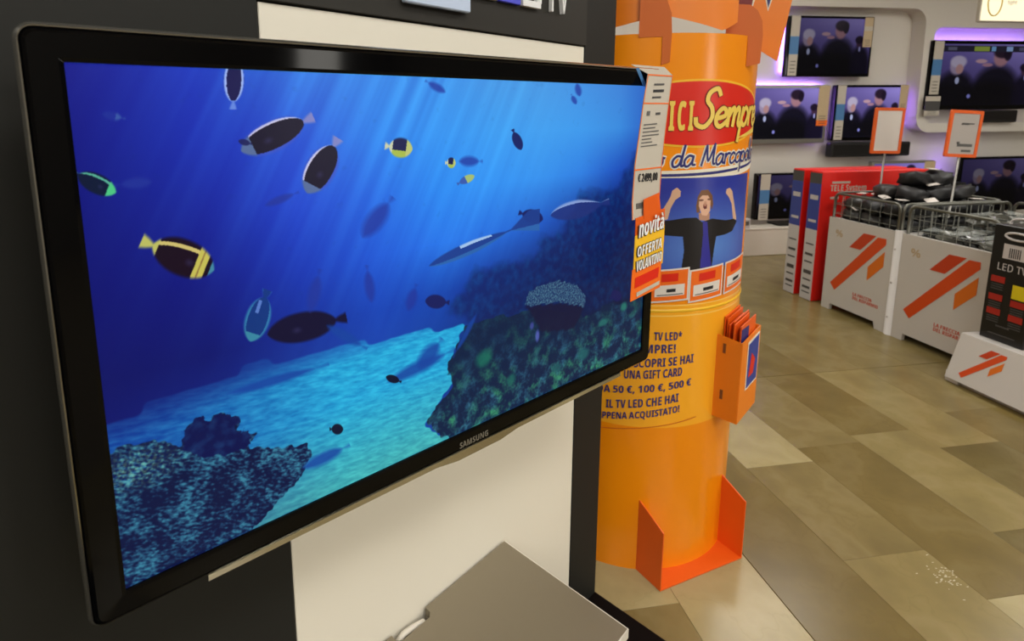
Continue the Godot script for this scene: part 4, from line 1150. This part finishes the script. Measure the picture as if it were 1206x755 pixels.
# ------------------------------------------------------------------ back wall with its sets
func build_back_wall() -> void:
	var w := struct("wall_back")
	var b := MB.new()
	b.box(Vector3(3, CEILING / 2, -5.36), Vector3(13.4, CEILING, 0.12))
	put("wall_board", b, M.far_wall, w)
	# raised front panel with rounded corners round the niches
	var p := PackedVector2Array([Vector2(-3.5, 3.18), Vector2(-3.5, 2.475), Vector2(5.52, 2.47)])
	for k in range(1, 7):
		var a := PI / 2 * k / 6.0
		p.append(Vector2(5.52 + 0.15 * sin(a), 2.32 + 0.15 * cos(a)))
	p.append(Vector2(5.69, 1.37))
	for k in range(1, 7):
		var a := PI / 2 * k / 6.0
		p.append(Vector2(5.86 - 0.17 * cos(a), 1.37 - 0.17 * sin(a)))
	p.append_array(PackedVector2Array([Vector2(9.5, 1.2), Vector2(9.5, 3.18)]))
	var cs := CSGCombiner3D.new()
	cs.name = "front_panel"
	w.add_child(cs)
	cs.material_override = M.far_wall
	var s := CSGPolygon3D.new(); s.polygon = p; s.depth = 0.15; cs.add_child(s); s.position = Vector3(0, 0, -5.15)
	var hole := CSGPolygon3D.new(); hole.polygon = rounded(5.79, 1.30, 8.3, 2.29, 0.09); hole.depth = 0.4; hole.operation = CSGShape3D.OPERATION_SUBTRACTION
	cs.add_child(hole); hole.position = Vector3(0, 0, -5.0)
	# low white ledge the lower sets stand on
	var t := thing("display_ledge", "low white display ledge along the back wall under the televisions", "display ledge", Vector3(5.5, 0, -5.09))
	b = MB.new(); b.box(Vector3(0, 0.135, 0), Vector3(7.6, 0.27, 0.40), 0.006); put("body", b, M.white, t)
	b = MB.new(); b.box(Vector3(0, 0.276, 0.0), Vector3(7.62, 0.014, 0.41), 0.004); put("top_board", b, M.white, t)
	var film := paint_film(320, 180)
	M.film_bright = picture(film, 0.85, 0.2)
	M.film_dim = picture(film, 0.3, 0.2)
	M.film_menu = picture(paint_film(320, 180, true), 0.42, 0.2)
	M.film_dark = picture(film, 0.14, 0.2)
	far_set("television", "black television alone on the upper wall, showing people in dark suits", Vector3(4.631, 1.786, -5.2), 0.966, 0.602, M.film_dim, M.gloss_black, 0.022, false)
	far_set("television", "silver-framed television with a bright violet picture on the back wall", Vector3(4.195, 1.107, -5.2), 0.95, 0.596, M.film_bright, M.silver, 0.03, false)
	far_set("television", "black television hanging just above the soundbar", Vector3(5.177, 1.125, -5.2), 0.856, 0.578, M.film_bright, M.gloss_black, 0.025, false)
	far_set("television", "wide television set in the rounded white niche", Vector3(6.45, 1.44, -5.12), 1.40, 0.715, M.film_menu, M.gloss_black, 0.035, false)
	far_set("television", "dark television standing on the low ledge beside the red cartons", Vector3(4.26, 0.283, -5.02), 0.94, 0.535, M.film_dark, M.gloss_black, 0.022, true)
	far_set("television", "television on the ledge rising behind the bin of black bags", Vector3(5.47, 0.283, -5.02), 0.75, 0.63, M.film_bright, M.silver, 0.025, true)
	far_set("television", "dark television on the ledge behind the bin of clear packs", Vector3(6.66, 0.283, -5.02), 0.98, 0.655, M.film_dark, M.gloss_black, 0.025, true)
	# sound bars
	t = thing("soundbar", "long black soundbar on the wall under a television", "soundbar", Vector3(5.2, 0.955, -5.2))
	b = MB.new(); b.box(Vector3(0, 0.075, 0), Vector3(0.95, 0.15, 0.09), 0.012); put("body", b, M.matt_black, t)
	b = MB.new(); b.box(Vector3(0, 0.075, 0.047), Vector3(0.9, 0.11, 0.008), 0.003); put("grille", b, M.box_black, t)
	b = MB.new(); b.box(Vector3(0, 0.075, -0.07), Vector3(0.3, 0.06, 0.06), 0.003); put("bracket", b, M.steel, t)
	t = thing("soundbar", "short black speaker bar under the television in the white niche", "soundbar", Vector3(6.62, 1.300, -5.14))
	b = MB.new(); b.box(Vector3(0, 0.065, 0), Vector3(0.52, 0.13, 0.10), 0.008); put("body", b, M.matt_black, t)
	b = MB.new(); b.box(Vector3(0, 0.065, 0.052), Vector3(0.48, 0.1, 0.006), 0.002); put("grille", b, M.box_black, t)
	# violet light strips fixed to the wall behind the sets
	var lit := ["the silver television", "the uppermost black television", "the side of the silver television", "the television above the soundbar", "the television in the white niche", "the dark television over the clear packs"]
	var lit_i := 0
	for k in [[Vector3(4.15, 1.685, -5.262), Vector2(0.9, 0.012), 0.0, 0.42], [Vector3(4.175, 2.09, -5.262), Vector2(0.5, 0.012), PI / 2, 0.18], [Vector3(4.645, 1.42, -5.262), Vector2(0.5, 0.012), PI / 2, 0.3], [Vector3(5.585, 1.40, -5.262), Vector2(0.45, 0.012), PI / 2, 0.25], [Vector3(6.45, 2.13, -5.182), Vector2(1.3, 0.012), 0.0, 0.4], [Vector3(6.20, 0.8, -5.082), Vector2(0.3, 0.012), PI / 2, 0.06]]:
		t = thing("light_strip", "violet light strip glowing behind " + lit[lit_i], "light strip", k[0], 0.0, "violet strips behind the televisions")
		lit_i += 1
		t.rotation.z = k[2]
		b = MB.new(); b.box(Vector3(0, 0, 0.006), Vector3(k[1].x, 0.014, 0.012), 0.002); put("channel", b, M.lamp_frame, t)
		b = MB.new(); b.box(Vector3(0, 0, -0.003), Vector3(k[1].x, 0.010, 0.006), 0.001); put("tube", b, M.violet_glow, t)
		var al := AreaLight3D.new()
		al.name = "light"; t.add_child(al)
		al.position = Vector3(0, 0, -0.008)
		al.area_size = k[1]; al.area_normalize_energy = true
		al.light_color = Color(0.6, 0.42, 1.0); al.light_energy = k[3]; al.area_range = 8.0; al.shadow_enabled = true
	# lit shop sign
	t = thing("lit_sign", "glowing white sign box with a golden ring on the upper back wall", "sign", Vector3(6.56, 2.355, -5.13))
	b = MB.new(); b.box(Vector3(0, 0.2, -0.01), Vector3(0.6, 0.41, 0.04), 0.004); put("case", b, M.white, t)
	b = MB.new(); b.box(Vector3(0, 0.2, 0.012), Vector3(0.57, 0.39, 0.01)); put("face", b, M.sign_glow, t)
	b = MB.new(true)
	var ringp := PackedVector3Array()
	for i in 24: ringp.append(Vector3(-0.14 + 0.085 * cos(TAU * i / 24), 0.185 + 0.135 * sin(TAU * i / 24), 0.019))
	b.tube(ringp, 0.007, 6, true); put("ring", b, M.gold, t)
	letters("lettering", "light", sans, 0.05, 0.11, M.tag_tan, t, func(x: float, y: float, z: float) -> Vector3: return Vector3(0.02 + x, 0.16 + y, 0.0175 + z))
	var al2 := AreaLight3D.new()
	al2.name = "light"; t.add_child(al2)
	al2.position = Vector3(0, 0.2, 0.025); al2.rotation.y = PI
	al2.area_size = Vector2(0.56, 0.38); al2.area_normalize_energy = true; al2.light_color = Color(1.0, 0.95, 0.8); al2.light_energy = 0.1; al2.area_range = 10.0; al2.shadow_enabled = true
	# tags and cards on the sets: x0, x1, y0, y1, z, label, bands
	var blue := [[0.0, 0.34, M.paper], [0.34, 0.64, M.tag_blue], [0.64, 1.0, M.paper]]
	wall_tag("tall white and blue tag on the uppermost black television", 4.165, 4.262, 1.795, 2.385, -5.192, blue)
	wall_tag("short tan tag on the uppermost black television", 4.995, 5.095, 2.085, 2.380, -5.192, [[0.0, 0.3, M.tag_tan], [0.3, 0.45, M.paper], [0.45, 1.0, M.tag_tan]])
	wall_tag("tan price tag with an orange foot on the silver television", 4.545, 4.672, 1.285, 1.695, -5.192, [[0.0, 0.86, M.tag_tan], [0.86, 1.0, M.tag_orange]])
	wall_tag("tall white and blue tag on the television above the soundbar", 4.765, 4.862, 1.135, 1.698, -5.192, blue)
	wall_tag("short tan tag on the television above the soundbar", 5.505, 5.602, 1.44, 1.700, -5.192, [[0.0, 1.0, M.tag_tan]])
	wall_tag("white and blue tag on the television in the niche", 5.765, 5.875, 1.60, 2.145, -5.112, blue)
	wall_tag("square white card with a grey picture on the niche television", 5.72, 5.90, 1.38, 1.58, -5.10, [[0.0, 0.25, M.paper], [0.25, 0.75, M.label_grey], [0.75, 1.0, M.paper]])
	wall_tag("white and blue tag on the dark television beside the red cartons", 3.83, 3.935, 0.34, 0.81, -5.012, blue)
	wall_tag("tan tag on the television behind the bin of black bags", 5.71, 5.84, 0.34, 0.905, -5.012, [[0.0, 1.0, M.tag_tan]])
	# small boxes at the end of the ledge
	for i in 3:
		t = thing("accessory_box", ["small white accessory box on the ledge", "small red accessory box stacked on a white one", "small white box lying in front on the ledge"][i], "box", [Vector3(3.62, 0.283, -5.05), Vector3(3.62, 0.383, -5.05), Vector3(3.60, 0.283, -4.94)][i], 0.1 * i)
		b = MB.new(); b.box(Vector3(0, 0.05, 0), Vector3(0.12, 0.1, 0.1), 0.003); put("body", b, [M.box_pale, M.label_red, M.box_pale][i], t)
		b = MB.new(); b.box(Vector3(0, 0.055, 0.051), Vector3(0.08, 0.04, 0.002)); put("label", b, [M.label_red, M.paper, M.print_grey][i], t)
	t = thing("set_top_box", "dark low player on the ledge between two televisions", "player", Vector3(6.0, 0.283, -5.0))
	b = MB.new(); b.box(Vector3(0, 0.2, 0), Vector3(0.26, 0.40, 0.18), 0.006); put("body", b, M.matt_black, t)
	b = MB.new(); b.box(Vector3(0, 0.3, 0.091), Vector3(0.2, 0.08, 0.004), 0.001); put("front", b, M.navy, t)

func far_set(called: String, label: String, at: Vector3, w: float, h: float, screen: Material, frame: Material, bezel: float, stands: bool) -> void:
	var t := thing(called, label, "television", at)
	var low := 0.06 if stands else 0.0
	var b := MB.new()
	var o := rounded(-w / 2, low, w / 2, h, 0.012)
	var i := rounded(-w / 2 + bezel, low + bezel * 1.5, w / 2 - bezel, h - bezel, 0.001)
	b.loft([ring3(i, -0.004), ring3(i, 0.0), ring3(o, -0.004), ring3(o, -0.05)])
	b.cap(ring3(o, -0.05))
	put("frame", b, frame, t)
	b = MB.new()
	b.v(Vector3(-w / 2 + bezel, h - bezel, -0.003), Vector2(0, 0)); b.v(Vector3(w / 2 - bezel, h - bezel, -0.003), Vector2(1, 0)); b.v(Vector3(w / 2 - bezel, low + bezel * 1.5, -0.003), Vector2(1, 1))
	b.v(Vector3(-w / 2 + bezel, h - bezel, -0.003), Vector2(0, 0)); b.v(Vector3(w / 2 - bezel, low + bezel * 1.5, -0.003), Vector2(1, 1)); b.v(Vector3(-w / 2 + bezel, low + bezel * 1.5, -0.003), Vector2(0, 1))
	put("screen", b, screen, t)
	if stands:
		b = MB.new(true)
		b.tube(PackedVector3Array([Vector3(0, 0.012, -0.03), Vector3(0, low + 0.02, -0.03)]), 0.03, 12)
		put("neck", b, M.matt_black, t)
		b = MB.new(); b.prism(rounded(-0.24, -0.1, 0.24, 0.1, 0.04), 0.0, 0.014, Transform3D(Basis(Vector3.RIGHT, Vector3.BACK, Vector3.UP), Vector3(0, 0, -0.03)))
		put("foot", b, M.gloss_black, t)
	else:
		b = MB.new(); b.box(Vector3(0, h * 0.5, -0.075), Vector3(0.24, 0.16, 0.05), 0.003)
		put("bracket", b, M.steel, t)

func wall_tag(label: String, x0: float, x1: float, y0: float, y1: float, z: float, bands: Array) -> void:
	var t := thing("price_tag", label, "price tag", Vector3((x0 + x1) * 0.5, y0, z))
	var w := x1 - x0; var h := y1 - y0
	for k in bands:
		var b := MB.new()
		b.box(Vector3(0, h * (1.0 - (k[0] + k[1]) * 0.5), 0), Vector3(w, h * (k[1] - k[0]), 0.003))
		put("card", b, k[2], t)
	for i in 4:
		var b := MB.new()
		b.box(Vector3(0, h * (0.06 + 0.06 * i), 0.0022), Vector3(w * 0.6, h * 0.014, 0.0012))
		put("printed_line", b, M.label_grey, t)

# ------------------------------------------------------------------ sale bins
func bin_emblem(t: Node3D, at: Callable, k := 1.0) -> void:
	# an arrow of three slanting bars, drawn in the panel's own plane
	for s in [[[[0.293, 0.618], [0.389, 0.620], [0.281, 0.498], [0.192, 0.498]], M.arrow_dark], [[[0.403, 0.614], [0.463, 0.616], [0.465, 0.577], [0.105, 0.158], [0.061, 0.202]], M.arrow_red], [[[0.463, 0.531], [0.463, 0.429], [0.355, 0.305], [0.352, 0.400]], M.arrow_amber]]:
		var pg := PackedVector2Array()
		for p in s[0]: pg.append(Vector2(p[0], p[1]) * k)
		var b := MB.new()
		var tr := Geometry2D.triangulate_polygon(pg)
		for i in range(0, tr.size(), 3):
			b.tri(at.call(pg[tr[i]].x, pg[tr[i]].y, 0.0016), at.call(pg[tr[i + 1]].x, pg[tr[i + 1]].y, 0.0016), at.call(pg[tr[i + 2]].x, pg[tr[i + 2]].y, 0.0016))
		for i in pg.size():
			var a := pg[i]; var c := pg[(i + 1) % pg.size()]
			b.quad(at.call(a.x, a.y, 0.0), at.call(c.x, c.y, 0.0), at.call(c.x, c.y, 0.0016), at.call(a.x, a.y, 0.0016))
		put("emblem_bar", b, s[1], t)

# near and far are z of the two ends; the printed panel faces -x
func make_bin(label: String, far: float, near: float) -> Node3D:
	var x := 3.26; var deep := 0.78
	var t := thing("sale_bin", label, "sale bin", Vector3(x, 0, (far + near) * 0.5), 0.0, "white sale bins with wire tops")
	var hl := (near - far) * 0.5
	var b := MB.new()
	var poly := PackedVector2Array([Vector2(-hl, 0.0), Vector2(-hl + 0.07, 0.0), Vector2(-hl + 0.075, 0.045), Vector2(hl - 0.13, 0.045), Vector2(hl - 0.12, 0.0), Vector2(hl - 0.03, 0.0), Vector2(hl - 0.03, 0.68), Vector2(-hl, 0.68)])
	# panel plane: local x of the outline runs along +z, thickness along x
	b.prism(poly, -0.012, 0.012, Transform3D(Basis(Vector3(0, 0, 1), Vector3.UP, Vector3(-1, 0, 0)), Vector3(0.012, 0, 0)))
	var panel := put("front_panel", b, M.bin_white, t)
	b = MB.new(true)
	var post := PackedVector3Array([Vector3(0.016, 0.0, hl - 0.024), Vector3(0.016, 0.69, hl - 0.024)])
	b.tube(post, 0.03, 14)
	put("corner_post", b, M.bin_white, t)
	for y in [0.12, 0.35, 0.57]:
		b = MB.new(); b.box(Vector3(-0.015, y, hl - 0.024), Vector3(0.005, 0.011, 0.011), 0.002); put("bolt", b, M.card_grey, panel)
	for e in [-hl + 0.012, hl - 0.03]:
		b = MB.new(); b.box(Vector3(deep * 0.5, 0.36, e), Vector3(deep - 0.03, 0.62, 0.02), 0.002); put("end_panel", b, M.bin_white, t)
	b = MB.new(); b.box(Vector3(deep - 0.012, 0.36, 0), Vector3(0.024, 0.64, hl * 2 - 0.06), 0.002); put("rear_panel", b, M.bin_white, t)
	b = MB.new(); b.box(Vector3(deep * 0.5, 0.55, -0.01), Vector3(deep - 0.05, 0.02, hl * 2 - 0.08)); put("tray", b, M.bin_white, t)
	var at := func(u: float, y: float, z: float) -> Vector3: return Vector3(-0.0002 - z, y, -hl + u)
	bin_emblem(panel, at)
	letters("lettering", "LA FRECCIA", sans_bold, 0.022, 0.15, M.arrow_dark, panel, func(u: float, y: float, z: float) -> Vector3: return at.call(0.259 + u, 0.168 + y, z))
	letters("lettering", "DEL RISPARMIO", sans_bold, 0.022, 0.20, M.arrow_dark, panel, func(u: float, y: float, z: float) -> Vector3: return at.call(0.259 + u, 0.140 + y, z))
	letters("lettering", "%", sans_bold, 0.05, 0.06, M.tag_tan, panel, func(u: float, y: float, z: float) -> Vector3: return at.call(0.066 + u, 0.55 + y, z))
	# wire top: rails with rounded corners, uprights and thin wires
	var corner := [Vector3(0.012, 0, -hl + 0.01), Vector3(0.012, 0, hl - 0.03), Vector3(deep - 0.012, 0, hl - 0.03), Vector3(deep - 0.012, 0, -hl + 0.01)]
	for i in 4:
		var a: Vector3 = corner[i]; var c: Vector3 = corner[(i + 1) % 4]
		var d := (c - a).normalized()
		b = MB.new(true)
		var arch := PackedVector3Array([a + d * 0.012 + Vector3(0, 0.62, 0), a + d * 0.012 + Vector3(0, 0.80, 0)])
		for k in 5:
			var an := PI / 2 * k / 4.0
			arch.append(a + d * (0.052 - 0.04 * cos(an)) + Vector3(0, 0.816 + 0.04 * sin(an), 0))
		for k in 5:
			var an := PI / 2 * k / 4.0
			arch.append(c - d * (0.052 - 0.04 * sin(an)) + Vector3(0, 0.816 + 0.04 * cos(an), 0))
		arch.append(c - d * 0.012 + Vector3(0, 0.62, 0))
		b.tube(arch, 0.009, 8)
		var fr := put("wire_side", b, M.wire, t)
		var wm := MB.new(true)
		var n := 7 if i % 2 == 0 else 9
		for k in range(1, n):
			var p := a.lerp(c, float(k) / n)
			wm.tube(PackedVector3Array([p + Vector3(0, 0.66, 0), p + Vector3(0, 0.852, 0)]), 0.0022, 5)
		for y in [0.71, 0.78]:
			wm.tube(PackedVector3Array([a + d * 0.02 + Vector3(0, y, 0), c - d * 0.02 + Vector3(0, y, 0)]), 0.0022, 5)
		put("wires", wm, M.wire, fr)
	return t

func lump(seed_: int, size: Vector3, rough: float) -> ArrayMesh:
	var n := FastNoiseLite.new(); n.seed = seed_; n.frequency = 1.0; n.fractal_octaves = 2
	var b := MB.new(rough < 0.25)
	b.grid(func(s: float, k: float) -> Vector3:
		var a := s * TAU; var e := (k - 0.5) * PI
		var d := Vector3(cos(a) * cos(e), sin(e), sin(a) * cos(e))
		# squared-off ball: a soft pack with creases
		var q := Vector3(signf(d.x) * pow(absf(d.x), 0.55), signf(d.y) * pow(absf(d.y), 0.6), signf(d.z) * pow(absf(d.z), 0.55))
		var w := 1.0 + n.get_noise_3d(d.x * 1.7, d.y * 1.7, d.z * 1.7) * rough
		return q * size * 0.5 * w, 12, 7)
	return b.done()

func build_bins() -> void:
	make_bin("white sale bin heaped with black bags, beside the red cartons", -3.512, -2.946)
	make_bin("white sale bin full of clear wrapped packs, between two other bins", -2.942, -2.378)
	make_bin("white sale bin behind the black carton", -2.374, -1.81)
	var rng := RandomNumberGenerator.new()
	rng.seed = 77
	var bag_meshes: Array[ArrayMesh] = []
	for i in 5: bag_meshes.append(lump(30 + i, Vector3(0.172, 0.094, 0.150), 0.24))
	var pack_meshes: Array[ArrayMesh] = []
	for i in 5: pack_meshes.append(lump(60 + i, Vector3(0.158, 0.06, 0.122), 0.55))
	var tagm := MB.new(); tagm.sheet(Vector3(-0.032, 0, -0.024), Vector3(0.032, 0, -0.024), Vector3(0.032, 0.004, 0.024), Vector3(-0.032, 0.004, 0.024), 0.0012)
	var tag_mesh := tagm.done()
	var cord := MB.new(); cord.tube(PackedVector3Array([Vector3(0, 0.0, 0), Vector3(0.01, 0.02, 0.0), Vector3(0.03, 0.03, 0.01)]), 0.0018, 5)
	var cord_mesh := cord.done()
	# black bags: layers that heap up towards the middle
	for layer in 5:
		var nx: int = [4, 4, 4, 3, 2][layer]; var nz: int = [3, 3, 3, 2, 1][layer]
		for ix in nx:
			for iz in nz:
				var x := 3.26 + 0.39 + (0.06 if layer > 2 else 0.0) + (ix - (nx - 1) * 0.5) * 0.178 + rng.randf_range(-0.006, 0.006)
				var z := -3.24 + (iz - (nz - 1) * 0.5) * 0.158 + rng.randf_range(-0.005, 0.005)
				var dark := rng.randf() < 0.7
				var tagged := rng.randf() < 0.7
				var spot: String = ["at the bottom of the heap", "low in the heap", "in the middle of the heap", "near the top of the heap", "on top of the heap"][layer]
				var t := thing("bag", "%s bag %s %s in the sale bin" % ["black" if dark else "charcoal", "with a white tag" if tagged else "without a tag", spot], "bag", Vector3(x, 0.562 + layer * 0.092, z), rng.randf_range(-0.3, 0.3), "black bags in the sale bin")
				var o := put("pouch", bag_meshes[rng.randi() % 5], M.bag_black if dark else M.bag_grey, t)
				o.position.y = 0.048
				o.rotation = Vector3(rng.randf_range(-0.25, 0.25), 0, rng.randf_range(-0.25, 0.25))
				if tagged:
					var tg := put("paper_tag", tag_mesh, M.card_white, t)
					tg.position = Vector3(rng.randf_range(-0.05, 0.05), 0.112, rng.randf_range(-0.04, 0.04))
					tg.rotation = Vector3(rng.randf_range(0.0, 0.7), rng.randf_range(-0.5, 0.5) - t.rotation.y, rng.randf_range(-0.3, 0.3))
					var cd := put("tag_cord", cord_mesh, M.bag_grey, t)
					cd.position = Vector3(0, 0.085, 0)
	# clear wrapped packs in the two nearer bins
	for bin_i in 2:
		var zc: float = [-2.67, -2.10][bin_i]
		for layer in 3:
			for ix in 4:
				for iz in 4:
					var back := ix > 1 or bin_i == 1
					if layer == 2 and not back: continue
					var x := 3.26 + 0.39 + (ix - 1.5) * 0.168 + rng.randf_range(-0.012, 0.012)
					var z := zc + (iz - 1.5) * 0.120 + rng.randf_range(-0.008, 0.008)
					var pale := rng.randf() < 0.5
					var t := thing("wrapped_pack", "%s clear-wrapped pack %s in the bin %s" % ["pale grey" if pale else "dark", ["at the bottom", "halfway up", "on top"][layer], ["next to the black bags", "behind the black carton"][bin_i]], "pack", Vector3(x, 0.562 + layer * 0.085, z), rng.randf_range(-0.2, 0.2), ["wrapped packs in the middle bin", "wrapped packs in the end bin"][bin_i])
					var o := put("contents", pack_meshes[rng.randi() % 5], M.pack_film if pale else M.pack_dark, t)
					o.position.y = 0.035
					o.rotation = Vector3(rng.randf_range(-0.3, 0.3), 0, rng.randf_range(-0.35, 0.35))
					var f := MB.new()
					f.sheet(Vector3(-0.08, 0.062, -0.05), Vector3(0.076, 0.072, -0.055), Vector3(0.08, 0.066, 0.05), Vector3(-0.076, 0.07, 0.045), 0.0012)
					put("film", f, M.clear, t)
	# cards on rods clipped to the bins
	price_stand("blank white card in an orange frame on a rod over the black bags", Vector3(3.53, 0.80, -3.4), 0.235, 1.142, 1.46, false, 0.02)
	price_stand("grey printed card in an orange frame on a rod over the wrapped packs", Vector3(3.62, 0.76, -2.98), 0.235, 1.148, 1.44, true, 0.05)

func price_stand(label: String, at: Vector3, w: float, y0: float, y1: float, printed: bool, tilt: float) -> void:
	var t := thing("price_stand", label, "price sign", at)
	t.rotation.z = -tilt
	var b := MB.new(true); b.tube(PackedVector3Array([Vector3.ZERO, Vector3(0, y0 - at.y + 0.02, 0)]), 0.006, 8); put("rod", b, M.silver, t)
	var a := y0 - at.y; var c := y1 - at.y
	b = MB.new()
	b.loft([ring3(rounded(-w / 2, a, w / 2, c, 0.01), -0.006), ring3(rounded(-w / 2, a, w / 2, c, 0.01), 0.006), ring3(rounded(-w / 2 + 0.02, a + 0.02, w / 2 - 0.02, c - 0.02, 0.004), 0.006), ring3(rounded(-w / 2 + 0.02, a + 0.02, w / 2 - 0.02, c - 0.02, 0.004), -0.006), ring3(rounded(-w / 2, a, w / 2, c, 0.01), -0.006)])
	put("frame", b, M.frame_orange, t)
	b = MB.new(); b.box(Vector3(0, (a + c) * 0.5, 0), Vector3(w - 0.036, c - a - 0.036, 0.004)); put("card", b, M.card_grey if printed else M.card_white, t)
	if printed:
		for l in [[0.02, 0.21, 0.09, 0.008], [0.0, 0.205, 0.06, 0.006], [0.02, 0.075, 0.11, 0.018], [-0.03, 0.088, 0.02, 0.016], [0.035, 0.04, 0.07, 0.014]]:
			b = MB.new(); b.box(Vector3(l[0], a + l[1], 0.0028), Vector3(l[2], l[3], 0.0012)); put("printed_line", b, M.print_grey, t)

# ------------------------------------------------------------------ cartons and the low base
func build_cartons() -> void:
	# two tall red cartons standing on edge behind the first bin
	for i in 2:
		var z: float = [-3.835, -3.660][i]
		var t := thing("red_carton", ["tall red television carton standing nearest the back wall", "tall red television carton standing against the white bin"][i], "carton", Vector3(3.70, 0, z), 0.0, "red television cartons")
		var b := MB.new(); b.box(Vector3(0, 0.5, 0), Vector3(0.9, 0.995, 0.115), 0.004); put("body", b, M.box_red, t)
		b = MB.new(); b.box(Vector3(-0.4508, 0.28, 0), Vector3(0.002, 0.55, 0.110)); put("side_print", b, M.box_pale, t)
		b = MB.new(); b.box(Vector3(-0.4508, 0.73, 0), Vector3(0.002, 0.35, 0.110)); put("side_print", b, M.box_blue, t)
		b = MB.new(); b.box(Vector3(-0.4508, 0.945, 0), Vector3(0.002, 0.08, 0.110)); put("side_print", b, M.label_grey, t)
		for k in 9:
			b = MB.new(); b.box(Vector3(-0.4520, [0.06, 0.1, 0.16, 0.22, 0.30, 0.36, 0.44, 0.62, 0.80][k], 0), Vector3(0.001, [0.01, 0.02, 0.012, 0.03, 0.012, 0.02, 0.01, 0.02, 0.035][k], 0.075)); put("printed_line", b, M.label_grey if k < 7 else M.box_pale, t)
		b = MB.new(); b.box(Vector3(-0.29, 0.915, 0.0582), Vector3(0.15, 0.016, 0.001)); put("printed_line", b, M.paper, t)
		letters("lettering", "TELE System", sans_bold, 0.062, 0.30, M.paper, t, func(x: float, y: float, zz: float) -> Vector3: return Vector3(-0.375 + x, 0.835 + y, 0.0578 + zz))
		b = MB.new(); b.box(Vector3(-0.335, 0.80, 0.0582), Vector3(0.07, 0.018, 0.001)); put("printed_line", b, M.paper, t)
	# low white base with a sloping front
	var t := thing("floor_base", "low white floor base with an orange arrow emblem, under the black carton", "floor base", Vector3(3.03, 0, -1.75))
	var b := MB.new()
	var prof := PackedVector2Array([Vector2(-0.04, 0.03), Vector2(0.03, 0.27), Vector2(0.2, 0.27), Vector2(0.2, 0.0), Vector2(0.0, 0.0), Vector2(-0.012, 0.03)])
	b.prism(prof, -0.62, 0.6)
	var body := put("body", b, M.bin_white, t)
	b = MB.new(); b.box(Vector3(0.02, 0.03, -0.60), Vector3(0.08, 0.06, 0.07), 0.004); put("foot", b, M.bin_white, t)
	b = MB.new(); b.box(Vector3(0.02, 0.03, 0.50), Vector3(0.08, 0.06, 0.07), 0.004); put("foot", b, M.bin_white, t)
	bin_emblem(body, func(u: float, y: float, z: float) -> Vector3:
		var k := (y - 0.158) * 0.395 + 0.026
		return Vector3(-0.04 + 0.07 * (k / 0.24) - z * 0.96 - 0.0004, 0.03 + k + z * 0.28, -0.562 + (u - 0.061) * 0.425), 1.0)
	# black carton with a carrying handle
	t = thing("black_carton", "black television carton with red and yellow labels on the low white base", "carton", Vector3(3.115, 0.271, -2.230))
	b = MB.new(); b.box(Vector3(0.06, 0.30, 0), Vector3(0.12, 0.60, 0.20), 0.003); put("body", b, M.box_black, t)
	var bar := func(y: float, z: float, h: float, w: float, mat: Material, called: String) -> void:
		var q := MB.new(); q.box(Vector3(-0.0008, y, z), Vector3(0.002, h, w)); put(called, q, mat, t)
	bar.call(0.47, 0.01, 0.075, 0.11, M.box_pale, "barcode_label")
	for k in 6:
		var q := MB.new(); q.box(Vector3(-0.0022, 0.465, -0.015 + k * 0.009), Vector3(0.001, 0.05, 0.004)); put("printed_line", q, M.print_black, t)
	for k in [[0.32, -0.05], [0.225, -0.05], [0.15, -0.05], [0.215, 0.05], [0.14, 0.05]]:
		bar.call(k[0], k[1], 0.032, 0.062, M.label_red, "red_label")
		for j in 3: bar.call(k[0] - 0.028 - j * 0.012, k[1], 0.005, 0.055, M.label_grey, "printed_line")
	bar.call(0.275, 0.05, 0.07, 0.062, M.label_yellow, "yellow_label")
	bar.call(0.08, 0.0, 0.008, 0.06, M.label_grey, "printed_line"); bar.call(0.035, 0.0, 0.006, 0.12, M.label_grey, "printed_line")
	letters("lettering", "LED TV", sans, 0.036, 0.13, M.box_pale, t, func(x: float, y: float, z: float) -> Vector3: return Vector3(-0.0006 - z, 0.37 + y, -0.06 + x))
	b = MB.new(true)
	var oval := PackedVector3Array()
	for i in 20: oval.append(Vector3(-0.001, 0.55 + 0.018 * sin(TAU * i / 20), 0.01 + 0.055 * cos(TAU * i / 20)))
	b.tube(oval, 0.006, 6, true); put("hand_hole_rim", b, M.box_pale, t)
	b = MB.new(true)
	var arch := PackedVector3Array()
	for i in 13:
		var a := PI * i / 12.0
		arch.append(Vector3(0.06, 0.598 + 0.035 * pow(sin(a), 0.6), -0.075 * cos(a)))
	b.tube(arch, 0.006, 8); put("handle", b, M.box_pale, t)
